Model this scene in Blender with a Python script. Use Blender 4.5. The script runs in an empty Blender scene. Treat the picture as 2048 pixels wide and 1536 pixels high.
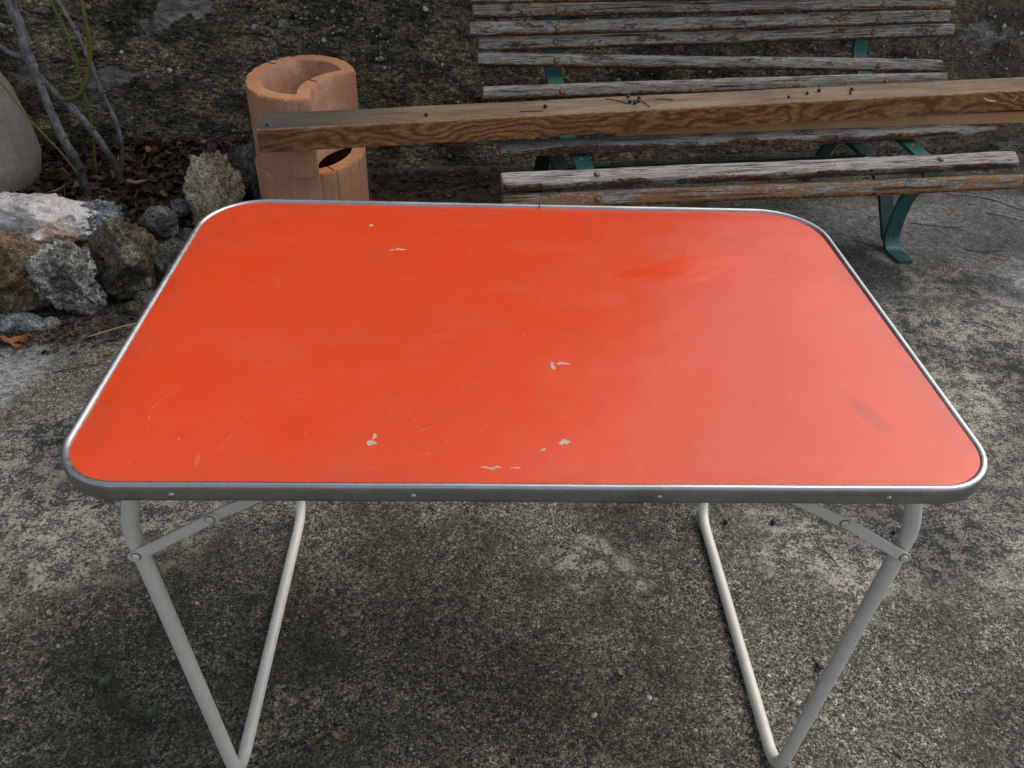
import bpy, math, random
import numpy as np
from mathutils import Vector, Matrix, noise as mn

scene = bpy.context.scene
COL = scene.collection
RND = random.Random(11)

# ------------------------------------------------------------------ camera
cam_data = bpy.data.cameras.new("camera")
cam_data.sensor_width = 36.0
cam_data.lens = 36.0 * 1656 / 2048
cam_data.clip_start = 0.05
cam_data.clip_end = 300
cam = bpy.data.objects.new("camera", cam_data)
COL.objects.link(cam)
R_ = Vector((0.99894, -0.02932, 0.03545))
D_ = Vector((0.01067, -0.60187, -0.79852))
F_ = Vector((0.04475, 0.79805, -0.60092))
rot = Matrix(((R_.x, -D_.x, -F_.x), (R_.y, -D_.y, -F_.y), (R_.z, -D_.z, -F_.z)))
cam.matrix_world = Matrix.Translation((-0.0659, -0.6176, 1.245)) @ rot.to_4x4()
scene.camera = cam

# ------------------------------------------------------------------ sky, sun, exposure
SUN_EL, SUN_AZ = math.radians(48), math.radians(58)      # azimuth clockwise from +Y
world = bpy.data.worlds.new("World")
scene.world = world
world.use_nodes = True
wn = world.node_tree
bg = wn.nodes["Background"]
sky = wn.nodes.new("ShaderNodeTexSky")
sky.sky_type = 'NISHITA'
sky.sun_disc = False
sky.sun_elevation = SUN_EL
sky.sun_rotation = SUN_AZ
sky.air_density = 1.0
sky.dust_density = 4.0
hs = wn.nodes.new("ShaderNodeHueSaturation")
hs.inputs['Saturation'].default_value = 0.5
wn.links.new(sky.outputs[0], hs.inputs['Color'])
wn.links.new(hs.outputs[0], bg.inputs['Color'])
bg.inputs['Strength'].default_value = 0.15
sun_data = bpy.data.lights.new("sun", 'SUN')
sun_data.energy = 0.5
sun_data.angle = math.radians(70)
sun_data.color = (1.0, 0.98, 0.95)
sun = bpy.data.objects.new("sun", sun_data)
COL.objects.link(sun)
sdir = Vector((math.sin(SUN_AZ) * math.cos(SUN_EL), math.cos(SUN_AZ) * math.cos(SUN_EL), math.sin(SUN_EL)))
sun.rotation_euler = sdir.to_track_quat('Z', 'Y').to_euler()
vs = scene.view_settings
vs.view_transform = 'Standard'
vs.look = 'None'
vs.exposure = 0.28
vs.gamma = 1.0
vs.use_curve_mapping = False

# ------------------------------------------------------------------ node helpers
class NT:
    def __init__(s, name):
        s.m = bpy.data.materials.new(name)
        s.m.use_nodes = True
        s.t = s.m.node_tree
        s.b = s.t.nodes["Principled BSDF"]
    def n(s, typ, **kw):
        nd = s.t.nodes.new(typ)
        for k, v in kw.items():
            setattr(nd, k, v)
        return nd
    def put(s, sock, v):
        if v is None: return
        if isinstance(v, bpy.types.NodeSocket): s.t.links.new(v, sock)
        elif isinstance(v, (tuple, list)) and len(v) == 3 and sock.type == 'RGBA': sock.default_value = (*v, 1)
        else: sock.default_value = v
    def coord(s, kind='Object'):
        return s.n("ShaderNodeTexCoord").outputs[kind]
    def rnd(s):
        return s.n("ShaderNodeObjectInfo").outputs['Random']
    def attr(s, name):
        return s.n("ShaderNodeAttribute", attribute_name=name).outputs['Fac']
    def mapv(s, v, loc=(0, 0, 0), scale=(1, 1, 1), rotz=0.0):
        nd = s.n("ShaderNodeMapping")
        s.put(nd.inputs[0], v)
        nd.inputs[1].default_value = loc
        nd.inputs[2].default_value = (0, 0, rotz)
        nd.inputs[3].default_value = scale
        return nd.outputs[0]
    def noise(s, v, scale, detail=4, rough=0.55, dist=0.0, col=False):
        nd = s.n("ShaderNodeTexNoise")
        s.put(nd.inputs['Vector'], v)
        nd.inputs['Scale'].default_value = scale
        nd.inputs['Detail'].default_value = detail
        nd.inputs['Roughness'].default_value = rough
        nd.inputs['Distortion'].default_value = dist
        return nd.outputs['Color' if col else 'Fac']
    def voro(s, v, scale, feature='F1', out='Distance', rnd=1.0):
        nd = s.n("ShaderNodeTexVoronoi", feature=feature)
        s.put(nd.inputs['Vector'], v)
        nd.inputs['Scale'].default_value = scale
        nd.inputs['Randomness'].default_value = rnd
        return nd.outputs[out]
    def math(s, op, a, b=0.0, c=None, clamp=False):
        nd = s.n("ShaderNodeMath", operation=op, use_clamp=clamp)
        s.put(nd.inputs[0], a); s.put(nd.inputs[1], b)
        if c is not None: s.put(nd.inputs[2], c)
        return nd.outputs[0]
    def vmath(s, op, a, b=(0, 0, 0), out=0):
        nd = s.n("ShaderNodeVectorMath", operation=op)
        s.put(nd.inputs[0], a); s.put(nd.inputs[1], b)
        return nd.outputs[out]
    def sep(s, v):
        nd = s.n("ShaderNodeSeparateXYZ"); s.put(nd.inputs[0], v); return nd.outputs
    def comb(s, x, y, z):
        nd = s.n("ShaderNodeCombineXYZ")
        for i, q in enumerate((x, y, z)): s.put(nd.inputs[i], q)
        return nd.outputs[0]
    def step(s, v, lo, hi, a=0.0, b=1.0):
        nd = s.n("ShaderNodeMapRange", interpolation_type='SMOOTHSTEP')
        s.put(nd.inputs[0], v)
        nd.inputs[1].default_value = lo; nd.inputs[2].default_value = hi
        nd.inputs[3].default_value = a; nd.inputs[4].default_value = b
        return nd.outputs[0]
    def mix(s, f, a, b, blend='MIX'):
        nd = s.n("ShaderNodeMix", data_type='RGBA', blend_type=blend)
        s.put(nd.inputs[0], f); s.put(nd.inputs[6], a); s.put(nd.inputs[7], b)
        return nd.outputs[2]
    def gain(s, f, g):
        return s.math('MULTIPLY_ADD', s.math('SUBTRACT', f, 0.5), g, 0.5, clamp=True)
    def ramp(s, f, stops, interp='LINEAR', g=1.0):
        nd = s.n("ShaderNodeValToRGB"); s.put(nd.inputs[0], f if g == 1.0 else s.gain(f, g))
        cr = nd.color_ramp; cr.interpolation = interp
        while len(cr.elements) < len(stops): cr.elements.new(0.5)
        for e, (p, c) in zip(cr.elements, stops):
            e.position = p
            e.color = (*c, 1) if isinstance(c, tuple) else (c, c, c, 1)
        return nd.outputs[0]
    def grit(s, P, col, scale, lo=0.4, hi=1.8, warp=0.35, amount=1.0):
        """every grain of sand or aggregate its own tone"""
        w = s.vmath('SUBTRACT', s.noise(P, scale * 1.3, 2, col=True), (0.5, 0.5, 0.5))
        Q = s.vmath('ADD', P, s.vmath('MULTIPLY', w, (warp * 2 / scale,) * 3))
        c = s.sep(s.voro(Q, scale, out='Color'))[0]
        g = s.step(c, 0.0, 1.0, lo, hi)
        return s.mix(amount, col, s.comb(g, g, g), 'MULTIPLY')
    def add(s, *a):
        r = a[0]
        for q in a[1:]: r = s.math('ADD', r, q)
        return r
    def mul(s, *a):
        r = a[0]
        for q in a[1:]: r = s.math('MULTIPLY', r, q)
        return r
    def blob(s, xy, cx, cy, rx, ry, rot=0.0):
        """1 at the centre falling to 0 at the ellipse's border, in object coordinates"""
        v = s.mapv(s.vmath('SUBTRACT', xy, (cx, cy, 0)), rotz=-rot)
        v = s.vmath('MULTIPLY', v, (1 / rx, 1 / ry, 0))
        d = s.vmath('LENGTH', v, out=1)
        return s.math('SUBTRACT', 1.0, d, clamp=True)
    def maxi(s, *a):
        r = a[0]
        for q in a[1:]: r = s.math('MAXIMUM', r, q)
        return r
    def bump(s, h, dist=0.01, strength=1.0, normal=None):
        nd = s.n("ShaderNodeBump")
        s.put(nd.inputs['Height'], h)
        nd.inputs['Distance'].default_value = dist
        nd.inputs['Strength'].default_value = strength
        if normal is not None: s.put(nd.inputs['Normal'], normal)
        return nd.outputs[0]
    def done(s, color=None, rough=None, metal=None, normal=None, spec=None):
        s.put(s.b.inputs['Base Color'], color)
        s.put(s.b.inputs['Roughness'], rough)
        s.put(s.b.inputs['Metallic'], metal)
        s.put(s.b.inputs['Normal'], normal)
        s.put(s.b.inputs['Specular IOR Level'], spec)
        return s.m

# ------------------------------------------------------------------ materials
def mat_ground():
    k = NT("weathered_concrete")
    P = k.coord()
    warp = k.vmath('SUBTRACT', k.noise(P, 9, 3, col=True), (0.5, 0.5, 0.5))
    Pw = k.vmath('ADD', P, k.vmath('MULTIPLY', warp, (0.25, 0.25, 0.0)))
    n_big = k.noise(P, 1.7, 4)
    n_mid = k.noise(P, 7, 5, 0.6)
    n_small = k.noise(P, 45, 5, 0.7)
    n_fine = k.noise(P, 190, 4, 0.75)
    grain = k.add(k.mul(n_small, 0.22), k.mul(n_fine, 0.43), k.mul(k.noise(P, 420, 2, 0.6), 0.35))
    base = k.ramp(grain, [(0.37, (0.010, 0.009, 0.007)), (0.45, (0.050, 0.045, 0.034)), (0.53, (0.142, 0.132, 0.107)), (0.68, (0.37, 0.35, 0.295))], g=1.55)
    col = k.grit(P, base, 330, 0.50, 1.60)
    col = k.grit(P, col, 130, 0.72, 1.28)
    # embedded stones of three sizes
    v1 = k.voro(P, 150); c1 = k.voro(P, 150, out='Color')
    v2 = k.voro(P, 62); c2 = k.voro(P, 62, out='Color')
    r1 = k.sep(c1); r2 = k.sep(c2)
    s1 = k.mul(k.step(v1, 0.30, 0.42, 1, 0), k.step(r1[0], 0.56, 0.60))
    s2 = k.mul(k.step(v2, 0.24, 0.34, 1, 0), k.step(r2[0], 0.70, 0.73))
    tint1 = k.ramp(r1[1], [(0.0, (0.045, 0.048, 0.05)), (0.3, (0.14, 0.125, 0.09)), (0.6, (0.24, 0.21, 0.13)), (0.86, (0.16, 0.17, 0.165)), (1.0, (0.55, 0.54, 0.5))])
    tint2 = k.ramp(r2[1], [(0.0, (0.03, 0.034, 0.036)), (0.5, (0.055, 0.06, 0.06)), (0.75, (0.16, 0.14, 0.105)), (1.0, (0.30, 0.30, 0.28))])
    col = k.mix(k.mul(s1, 0.85), col, tint1)
    col = k.mix(k.mul(s2, 0.8), col, tint2)
    # greenish moss film
    moss = k.mul(k.step(k.add(n_mid, k.mul(n_fine, 0.25)), 0.56, 0.76), k.step(n_big, 0.40, 0.6, 0.35, 1.0))
    col = k.mix(k.mul(moss, 0.55), col, (0.030, 0.032, 0.014))
    # smooth, pale, worn cement
    smooth = k.maxi(k.blob(Pw, 1.75, 2.0, 0.62, 0.42, 0.3), k.blob(Pw, 1.35, 1.95, 0.6, 0.32, 0.2), k.blob(Pw, -1.30, 1.05, 0.26, 0.26), k.blob(Pw, 1.75, 1.5, 0.45, 0.32))
    smooth = k.step(k.add(smooth, k.mul(n_mid, 0.5)), 0.36, 0.85)
    cement = k.ramp(k.add(k.mul(n_small, 0.55), k.mul(n_fine, 0.45)), [(0.34, (0.10, 0.098, 0.093)), (0.5, (0.23, 0.226, 0.218)), (0.66, (0.42, 0.415, 0.40))], g=1.6)
    col = k.mix(k.mul(smooth, 0.85), col, cement)
    # pale crusty lichen
    lich_a = k.maxi(k.blob(Pw, 1.15, 1.10, 0.30, 0.62, -0.1), k.blob(Pw, 1.10, 0.62, 0.46, 0.40), k.blob(Pw, -0.80, 0.57, 0.38, 0.26, 0.5),
                    k.blob(Pw, -0.98, 0.75, 0.25, 0.32), k.blob(Pw, 0.14, 0.46, 0.14, 0.10), k.blob(Pw, 0.70, 0.50, 0.32, 0.22), k.blob(Pw, 1.5, 1.3, 0.4, 0.3), k.blob(Pw, 1.36, 1.55, 0.16, 0.18))
    lich_r = k.step(k.add(lich_a, k.mul(n_mid, 0.55)), 0.42, 0.85)
    crust = k.step(k.add(k.mul(k.noise(P, 170, 4, 0.75, 0.3), 0.6), k.mul(k.noise(P, 28, 4, 0.6), 0.4)), 0.485, 0.53)
    lich_c = k.mix(n_small, (0.43, 0.385, 0.30), (0.52, 0.50, 0.45))
    black_in = k.mix(k.mul(lich_r, 0.40), col, (0.052, 0.053, 0.054))
    col = k.mix(k.mul(lich_r, crust, 0.66), black_in, lich_c)
    # black algae
    blk = k.maxi(k.blob(Pw, 1.17, 1.62, 0.16, 0.30, 0.3), k.blob(Pw, 1.50, 1.56, 0.20, 0.10, -0.3), k.blob(Pw, 1.18, 1.30, 0.10, 0.24, 0.1), k.blob(Pw, 0.88, 0.52, 0.24, 0.15), k.blob(Pw, -0.93, 0.83, 0.20, 0.10, 0.4),
                 k.blob(Pw, 1.02, 1.78, 0.2, 0.12), k.blob(Pw, 1.35, 1.12, 0.12, 0.3))
    blk = k.step(k.add(blk, k.mul(n_mid, 0.5), k.mul(n_fine, 0.6), k.mul(k.noise(P, 22, 5, 0.7), 0.5)), 0.92, 1.25)
    blk = k.mul(blk, k.math('SUBTRACT', 1.0, k.mul(crust, 0.62)))
    col = k.mix(k.mul(blk, 0.9), col, k.mix(n_fine, (0.010, 0.010, 0.011), (0.05, 0.052, 0.055)))
    col = k.grit(P, col, 260, 0.75, 1.25)
    # green-brown staining in the middle, with the table's shade painted into the colour
    stain_shade = k.maxi(k.blob(Pw, -0.15, 0.15, 0.65, 0.5), k.blob(Pw, -0.75, 0.25, 0.4, 0.35))
    col = k.mix(k.mul(k.step(k.add(stain_shade, k.mul(k.math('SUBTRACT', n_mid, 0.5), 0.8)), 0.0, 0.55), 0.45), col, k.mix(1.0, col, (0.74, 0.69, 0.55), 'MULTIPLY'))
    tone = k.step(k.noise(k.mapv(P, loc=(2.7, 1.1, 0)), 2.6, 4, 0.55), 0.34, 0.66, 0.62, 1.30)
    col = k.mix(1.0, col, k.comb(tone, tone, k.mul(tone, 0.98)), 'MULTIPLY')
    soil_shade = k.maxi(k.blob(Pw, -0.15, 2.15, 0.75, 0.42, 0.17), k.blob(Pw, 0.75, 2.45, 0.8, 0.16, 0.17))  # dark soil and litter tone, plus painted shade along the wall foot
    col = k.mix(k.mul(k.step(k.add(soil_shade, k.mul(n_mid, 0.4)), 0.30, 0.9), 0.8), col, k.mix(k.gain(k.add(k.mul(n_small, 0.6), k.mul(n_fine, 0.4)), 2.2), (0.006, 0.005, 0.004), (0.075, 0.062, 0.045)))
    # hairline cracks
    cr = k.voro(k.vmath('ADD', P, k.vmath('MULTIPLY', k.vmath('SUBTRACT', k.noise(P, 5, 5, 0.65, col=True), (0.5, 0.5, 0.5)), (0.35, 0.35, 0))), 1.9, 'DISTANCE_TO_EDGE')
    crk = k.mul(k.step(cr, 0.0, 0.006, 1, 0), k.step(k.noise(P, 2.3, 2), 0.5, 0.6))
    col = k.mix(k.mul(crk, 0.8), col, (0.012, 0.011, 0.010))
    h = k.add(k.mul(n_fine, 0.5), k.mul(n_small, 0.5), k.mul(s1, 0.22), k.mul(s2, 0.3), k.mul(crk, -0.5))
    nb = k.bump(h, 0.006, 0.8)
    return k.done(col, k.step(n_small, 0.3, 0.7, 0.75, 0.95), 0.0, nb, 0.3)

def mat_wall():
    k = NT("mossy_pebble_concrete")
    P = k.coord()
    S = k.mapv(P, scale=(1.0, 1.0, 2.3))
    warp = k.vmath('SUBTRACT', k.noise(P, 7, 3, col=True), (0.5, 0.5, 0.5))
    Pw = k.vmath('ADD', P, k.vmath('MULTIPLY', warp, (0.22, 0.0, 0.22)))
    XZ = k.sep(Pw)
    xz = k.comb(XZ[0], XZ[2], 0.0)
    big = k.noise(P, 2.2, 4)
    T = k.mapv(P, scale=(1.0, 1.0, 2.6))
    T = k.vmath('ADD', T, k.comb(0.0, 0.0, k.mul(XZ[0], 0.3)))
    mid = k.noise(T, 9, 6, 0.68, 0.5)
    small = k.noise(T, 38, 6, 0.72, 0.3)
    fine = k.noise(P, 150, 4, 0.75)
    grain = k.add(k.mul(mid, 0.25), k.mul(small, 0.45), k.mul(fine, 0.30))
    col = k.ramp(grain, [(0.30, (0.010, 0.009, 0.006)), (0.42, (0.060, 0.053, 0.037)), (0.52, (0.135, 0.120, 0.088)), (0.62, (0.225, 0.205, 0.16)), (0.78, (0.42, 0.39, 0.32))], g=2.1)
    v = k.voro(P, 58); r = k.sep(k.voro(P, 58, out='Color'))
    s = k.mul(k.step(v, 0.20, 0.30, 1, 0), k.step(r[0], 0.76, 0.80))
    tint = k.ramp(r[1], [(0.0, (0.07, 0.068, 0.06)), (0.5, (0.20, 0.18, 0.13)), (0.8, (0.32, 0.31, 0.27)), (1.0, (0.55, 0.55, 0.51))])
    col = k.mix(k.mul(s, 0.8), col, tint)
    moss = k.step(k.gain(k.add(k.mul(mid, 0.45), k.mul(big, 0.4), k.mul(small, 0.15)), 2.0), 0.42, 0.66)
    col = k.mix(k.mul(moss, 0.55), col, k.ramp(k.add(k.mul(small, 0.5), k.mul(fine, 0.5)), [(0.28, (0.006, 0.007, 0.003)), (0.45, (0.036, 0.037, 0.013)), (0.60, (0.105, 0.102, 0.034)), (0.8, (0.22, 0.21, 0.075))], g=2.0))
    cre = k.step(k.noise(k.vmath('ADD', T, (3.1, 0, 1.7)), 12, 6, 0.66, 0.8), 0.33, 0.44, 1, 0)
    col = k.mix(k.mul(cre, 0.75), col, (0.012, 0.011, 0.008))
    col = k.grit(P, col, 230, 0.60, 1.45)
    col = k.grit(k.mapv(P, scale=(1, 1, 1.8)), col, 80, 0.70, 1.35)
    blot = k.gain(k.noise(k.mapv(P, loc=(1.3, 0, 4.1), scale=(1, 1, 1.4)), 4.2, 6, 0.62, 0.7), 2.2)
    bt = k.step(blot, 0.1, 0.9, 0.42, 1.55)
    col = k.mix(1.0, col, k.comb(bt, bt, bt), 'MULTIPLY')
    # brown bare concrete to the right, grey cement patches to the left
    brown = k.step(k.add(k.step(XZ[0], 2.3, 3.3), k.mul(k.step(mid, 0.4, 0.65), 0.4)), 0.3, 1.0)
    col = k.mix(k.mul(brown, 0.5), col, k.mix(k.gain(small, 2.2), (0.05, 0.042, 0.029), (0.23, 0.20, 0.15)))
    pt = k.maxi(k.blob(xz, 0.17, 0.575, 0.075, 0.16, -0.9), k.blob(xz, 0.22, 0.60, 0.06, 0.10, -0.9), k.blob(xz, -0.075, 0.335, 0.13, 0.065, 0.3), k.blob(xz, 0.515, 0.482, 0.035, 0.028), k.blob(xz, -0.30, 0.40, 0.10, 0.05), k.mul(k.blob(xz, 2.9, 0.12, 0.5, 0.12), 0.7), k.mul(k.blob(xz, 3.2, 0.45, 0.2, 0.08), 0.7))
    pt = k.step(k.add(pt, k.mul(k.gain(small, 1.8), 0.55)), 0.50, 0.72)
    col = k.mix(k.mul(pt, 0.8), col, k.mix(k.gain(k.noise(T, 30, 6, 0.72), 2.4), (0.03, 0.03, 0.03), (0.42, 0.43, 0.43)))
    col = k.mix(1.0, col, (1.85, 1.76, 1.66), 'MULTIPLY')
    h = k.add(k.mul(small, 0.8), k.mul(fine, 0.3), k.mul(s, 0.35), k.mul(mid, 0.6))
    return k.done(col, 0.92, 0.0, k.bump(h, 0.03, 1.0), 0.25)

def mat_laminate():
    k = NT("orange_laminate")
    P = k.coord()
    big = k.noise(P, 3.2, 4)
    mid = k.noise(P, 14, 5, 0.6)
    fine = k.noise(P, 260, 3, 0.6)
    col = k.mix(k.step(big, 0.35, 0.68), (0.70, 0.058, 0.010), (0.665, 0.060, 0.014))
    # film of dust, wiped in streaks
    st = k.noise(k.mapv(P, scale=(1.0, 1.8, 1.0), rotz=0.25), 4.5, 5, 0.6)
    dust = k.mul(k.step(k.add(k.mul(st, 0.5), k.mul(mid, 0.5)), 0.38, 0.70), 0.03)
    # a damp wiped smear near the far right
    wv = k.vmath('ADD', P, k.vmath('MULTIPLY', k.vmath('SUBTRACT', k.noise(k.mapv(P, scale=(5, 22, 1), rotz=-0.35), 2.2, 4, col=True), (0.5, 0.5, 0.5)), (0.16, 0.07, 0)))
    smear = k.step(k.maxi(k.blob(wv, 0.275, 0.475, 0.125, 0.05, 0.30), k.blob(wv, 0.21, 0.455, 0.10, 0.03, 0.25)), 0.15, 0.5)
    dust = k.mul(dust, k.math('SUBTRACT', 1.0, smear))
    col = k.mix(dust, col, (0.55, 0.40, 0.34))
    col = k.mix(k.mul(smear, 0.6), col, (0.78, 0.056, 0.005))
    # tiny dark specks and drips
    xyz0 = k.sep(P)
    sp = k.voro(k.mapv(P, scale=(1, 1.6, 1)), 120); rr = k.sep(k.voro(k.mapv(P, scale=(1, 1.6, 1)), 120, out='Color'))
    spk = k.mul(k.step(sp, 0.08, 0.20, 1, 0), k.step(rr[0], 0.84, 0.86), k.step(xyz0[0], -0.05, 0.3))
    col = k.mix(k.mul(spk, 0.55), col, (0.42, 0.035, 0.012))
    sp2 = k.voro(P, 47); r2 = k.sep(k.voro(P, 47, out='Color'))
    spk2 = k.mul(k.step(sp2, 0.03, 0.055, 1, 0), k.step(r2[0], 0.84, 0.86))
    col = k.mix(k.mul(spk2, 0.7), col, (0.72, 0.48, 0.38))
    blot = k.step(k.gain(k.noise(P, 24, 5, 0.7), 2.0), 0.55, 0.95)
    col = k.mix(k.mul(blot, 0.11), col, (0.42, 0.05, 0.03))
    # chips through to the pale backing
    cn = k.vmath('ADD', P, k.vmath('MULTIPLY', k.vmath('SUBTRACT', k.noise(P, 120, 3, 0.6, col=True), (0.5, 0.5, 0.5)), (0.014, 0.014, 0)))
    chips = []
    for (x, y, rx, ry, ro) in CHIPS:
        chips.append(k.blob(cn, x, y, rx * 0.60, ry * 0.60, ro))
    ch = k.step(k.add(k.maxi(*chips), k.mul(k.math('SUBTRACT', k.noise(P, 210, 3, 0.7), 0.5), 1.3)), 0.30, 0.42)
    ch = k.mul(ch, k.step(k.maxi(*chips), 0.02, 0.2))
    col = k.mix(ch, col, k.mix(fine, (0.34, 0.26, 0.19), (0.62, 0.55, 0.46)))
    # fine scratches
    scr = None
    for (x, y, rx, ry, ro) in SCRATCHES:
        b = k.step(k.blob(P, x, y, rx, ry, ro), 0.0, 0.8)
        scr = b if scr is None else k.maxi(scr, b)
    scr = k.mul(scr, k.step(k.noise(P, 60, 3, 0.6), 0.42, 0.56))
    col = k.mix(k.mul(scr, 0.12), col, (0.80, 0.42, 0.30))
    hair = k.maxi(k.step(k.noise(k.mapv(P, scale=(1, 60, 1), rotz=0.5), 7, 2, 0.5), 0.66, 0.70), k.step(k.noise(k.mapv(P, scale=(1, 70, 1), rotz=-0.9), 6, 2, 0.5), 0.67, 0.71), k.step(k.noise(k.mapv(P, scale=(1, 60, 1), rotz=1.4), 7, 2, 0.5), 0.67, 0.71))
    hair = k.mul(hair, k.step(mid, 0.5, 0.62))
    col = k.mix(k.mul(hair, 0.07), col, (0.75, 0.40, 0.28))
    pts = k.mul(k.step(k.voro(P, 190), 0.08, 0.16, 1, 0), k.step(k.sep(k.voro(P, 190, out='Color'))[1], 0.955, 0.965))
    col = k.mix(k.mul(pts, 0.7), col, (0.72, 0.46, 0.36))
    # grubby rim of the laminate
    xyz = k.sep(P)
    ex = k.math('SUBTRACT', 0.49, k.math('ABSOLUTE', xyz[0]))
    ey = k.math('MINIMUM', k.math('SUBTRACT', xyz[1], 0.0), k.math('SUBTRACT', 0.664, xyz[1]))
    ed = k.math('MINIMUM', ex, ey)
    grime = k.mul(k.step(k.add(ed, k.mul(mid, 0.02)), 0.006, 0.05, 1, 0), k.step(mid, 0.35, 0.7))
    col = k.mix(k.mul(grime, 0.28), col, (0.22, 0.05, 0.03))
    stain = k.mul(k.step(k.add(k.blob(P, 0.392, 0.125, 0.02, 0.07, 0.35), k.mul(k.noise(P, 45, 5, 0.7), 1.5)), 0.95, 1.45), 0.30, k.step(k.blob(P, 0.392, 0.125, 0.02, 0.07, 0.35), 0.02, 0.3))
    col = k.mix(stain, col, (0.25, 0.05, 0.03))
    rough = k.add(k.step(k.add(k.mul(st, 0.5), k.mul(mid, 0.5)), 0.38, 0.66, 0.27, 0.325), k.mul(ch, 0.4), k.mul(spk, 0.2), k.mul(smear, -0.10))
    h = k.add(k.mul(k.noise(P, 6, 3), 0.9), k.mul(fine, 0.012), k.mul(ch, -0.02), k.mul(scr, -0.012), k.mul(smear, 0.01))
    return k.done(col, rough, 0.0, k.bump(h, 0.006, 0.55), 0.38)

def mat_plain(name, c1, c2, rough=0.5, metal=0.0, scale=20, bump=0.0, rust=0.0, spec=0.5, rustcol=(0.10, 0.035, 0.012)):
    k = NT(name)
    P = k.coord()
    n = k.noise(P, scale, 5, 0.65)
    f = k.noise(P, scale * 9, 4, 0.7)
    col = k.mix(k.step(n, 0.3, 0.7), c1, c2)
    if rust:
        rm = k.step(k.add(k.mul(f, 0.5), k.mul(n, 0.5)), 0.66 - rust, 0.72 - rust)
        col = k.mix(k.mul(rm, 0.85), col, rustcol)
    rg = k.step(f, 0.3, 0.7, max(0.02, rough - 0.08), rough + 0.08)
    nb = k.bump(k.add(k.mul(n, 0.6), k.mul(f, 0.4)), bump, 0.8) if bump else None
    return k.done(col, rg, metal, nb, spec)

def mat_slat(name, orange, brown, low_shift=0.0):
    k = NT(name)
    P0 = k.coord()
    P = k.vmath('ADD', P0, k.comb(k.mul(k.rnd(), 37.0), k.mul(k.rnd(), 11.0), k.mul(k.rnd(), 23.0)))
    F = k.mapv(P, scale=(1.0, 14.0, 14.0))
    fib = k.noise(F, 22, 6, 0.7, 0.4)
    fib2 = k.noise(k.mapv(P, scale=(1.0, 30.0, 30.0)), 9, 4, 0.65)
    blotch = k.noise(k.mapv(P, scale=(1.0, 3.0, 3.0)), 7, 5, 0.65)
    grey = k.ramp(k.add(k.mul(fib, 0.5), k.mul(fib2, 0.3), k.mul(blotch, 0.2)), [(0.26, (0.030, 0.026, 0.024)), (0.38, (0.17, 0.152, 0.128)), (0.52, (0.36, 0.340, 0.300)), (0.70, (0.58, 0.56, 0.50))], g=1.8)
    gen = k.sep(k.coord('Generated'))
    z = k.add(k.mul(k.math('SUBTRACT', gen[2], 0.5), 0.042), low_shift)
    speck = k.noise(k.mapv(P, scale=(1.0, 2.5, 2.5)), 75, 4, 0.7)
    edge = k.add(z, k.mul(k.math('SUBTRACT', blotch, 0.5), 0.030), k.mul(k.math('SUBTRACT', speck, 0.5), 0.016))
    low = k.step(edge, -0.0125, -0.0085, 1, 0)
    patch = k.step(k.add(k.mul(blotch, 0.62), k.mul(speck, 0.38)), 0.63 - brown, 0.66 - brown)
    br = k.maxi(k.mul(low, 0.92), k.mul(patch, 0.85))
    col = k.mix(br, grey, k.mix(k.gain(speck, 2.0), (0.030, 0.014, 0.009), (0.125, 0.058, 0.033)))
    bl2 = k.noise(k.mapv(P, loc=(3, 1, 2), scale=(1.0, 4.0, 4.0)), 11, 5, 0.7)
    rimz = k.step(k.math('ABSOLUTE', k.math('ADD', edge, 0.0115)), 0.0, 0.004, 1, 0)
    og = k.step(k.add(k.mul(bl2, 0.55), k.mul(speck, 0.45), k.mul(rimz, 0.09)), 0.645 - orange, 0.665 - orange)
    og = k.maxi(og, k.mul(k.step(k.math('ABSOLUTE', k.math('SUBTRACT', gen[0], 0.5)), 0.4965, 0.4985), k.step(speck, 0.4, 0.5)))
    col = k.mix(k.mul(og, 0.9), col, k.mix(k.gain(speck, 1.8), (0.22, 0.095, 0.038), (0.46, 0.23, 0.105)))
    crack = k.step(k.noise(k.mapv(P, scale=(0.7, 26.0, 26.0)), 6, 3, 0.5), 0.61, 0.66)
    col = k.mix(k.mul(crack, 0.75), col, (0.018, 0.014, 0.012))
    h = k.add(k.mul(fib, 0.5), k.mul(fib2, 0.3), k.mul(og, 0.2), k.mul(crack, -0.6))
    return k.done(col, 0.85, 0.0, k.bump(h, 0.006, 0.9), 0.25)

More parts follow.
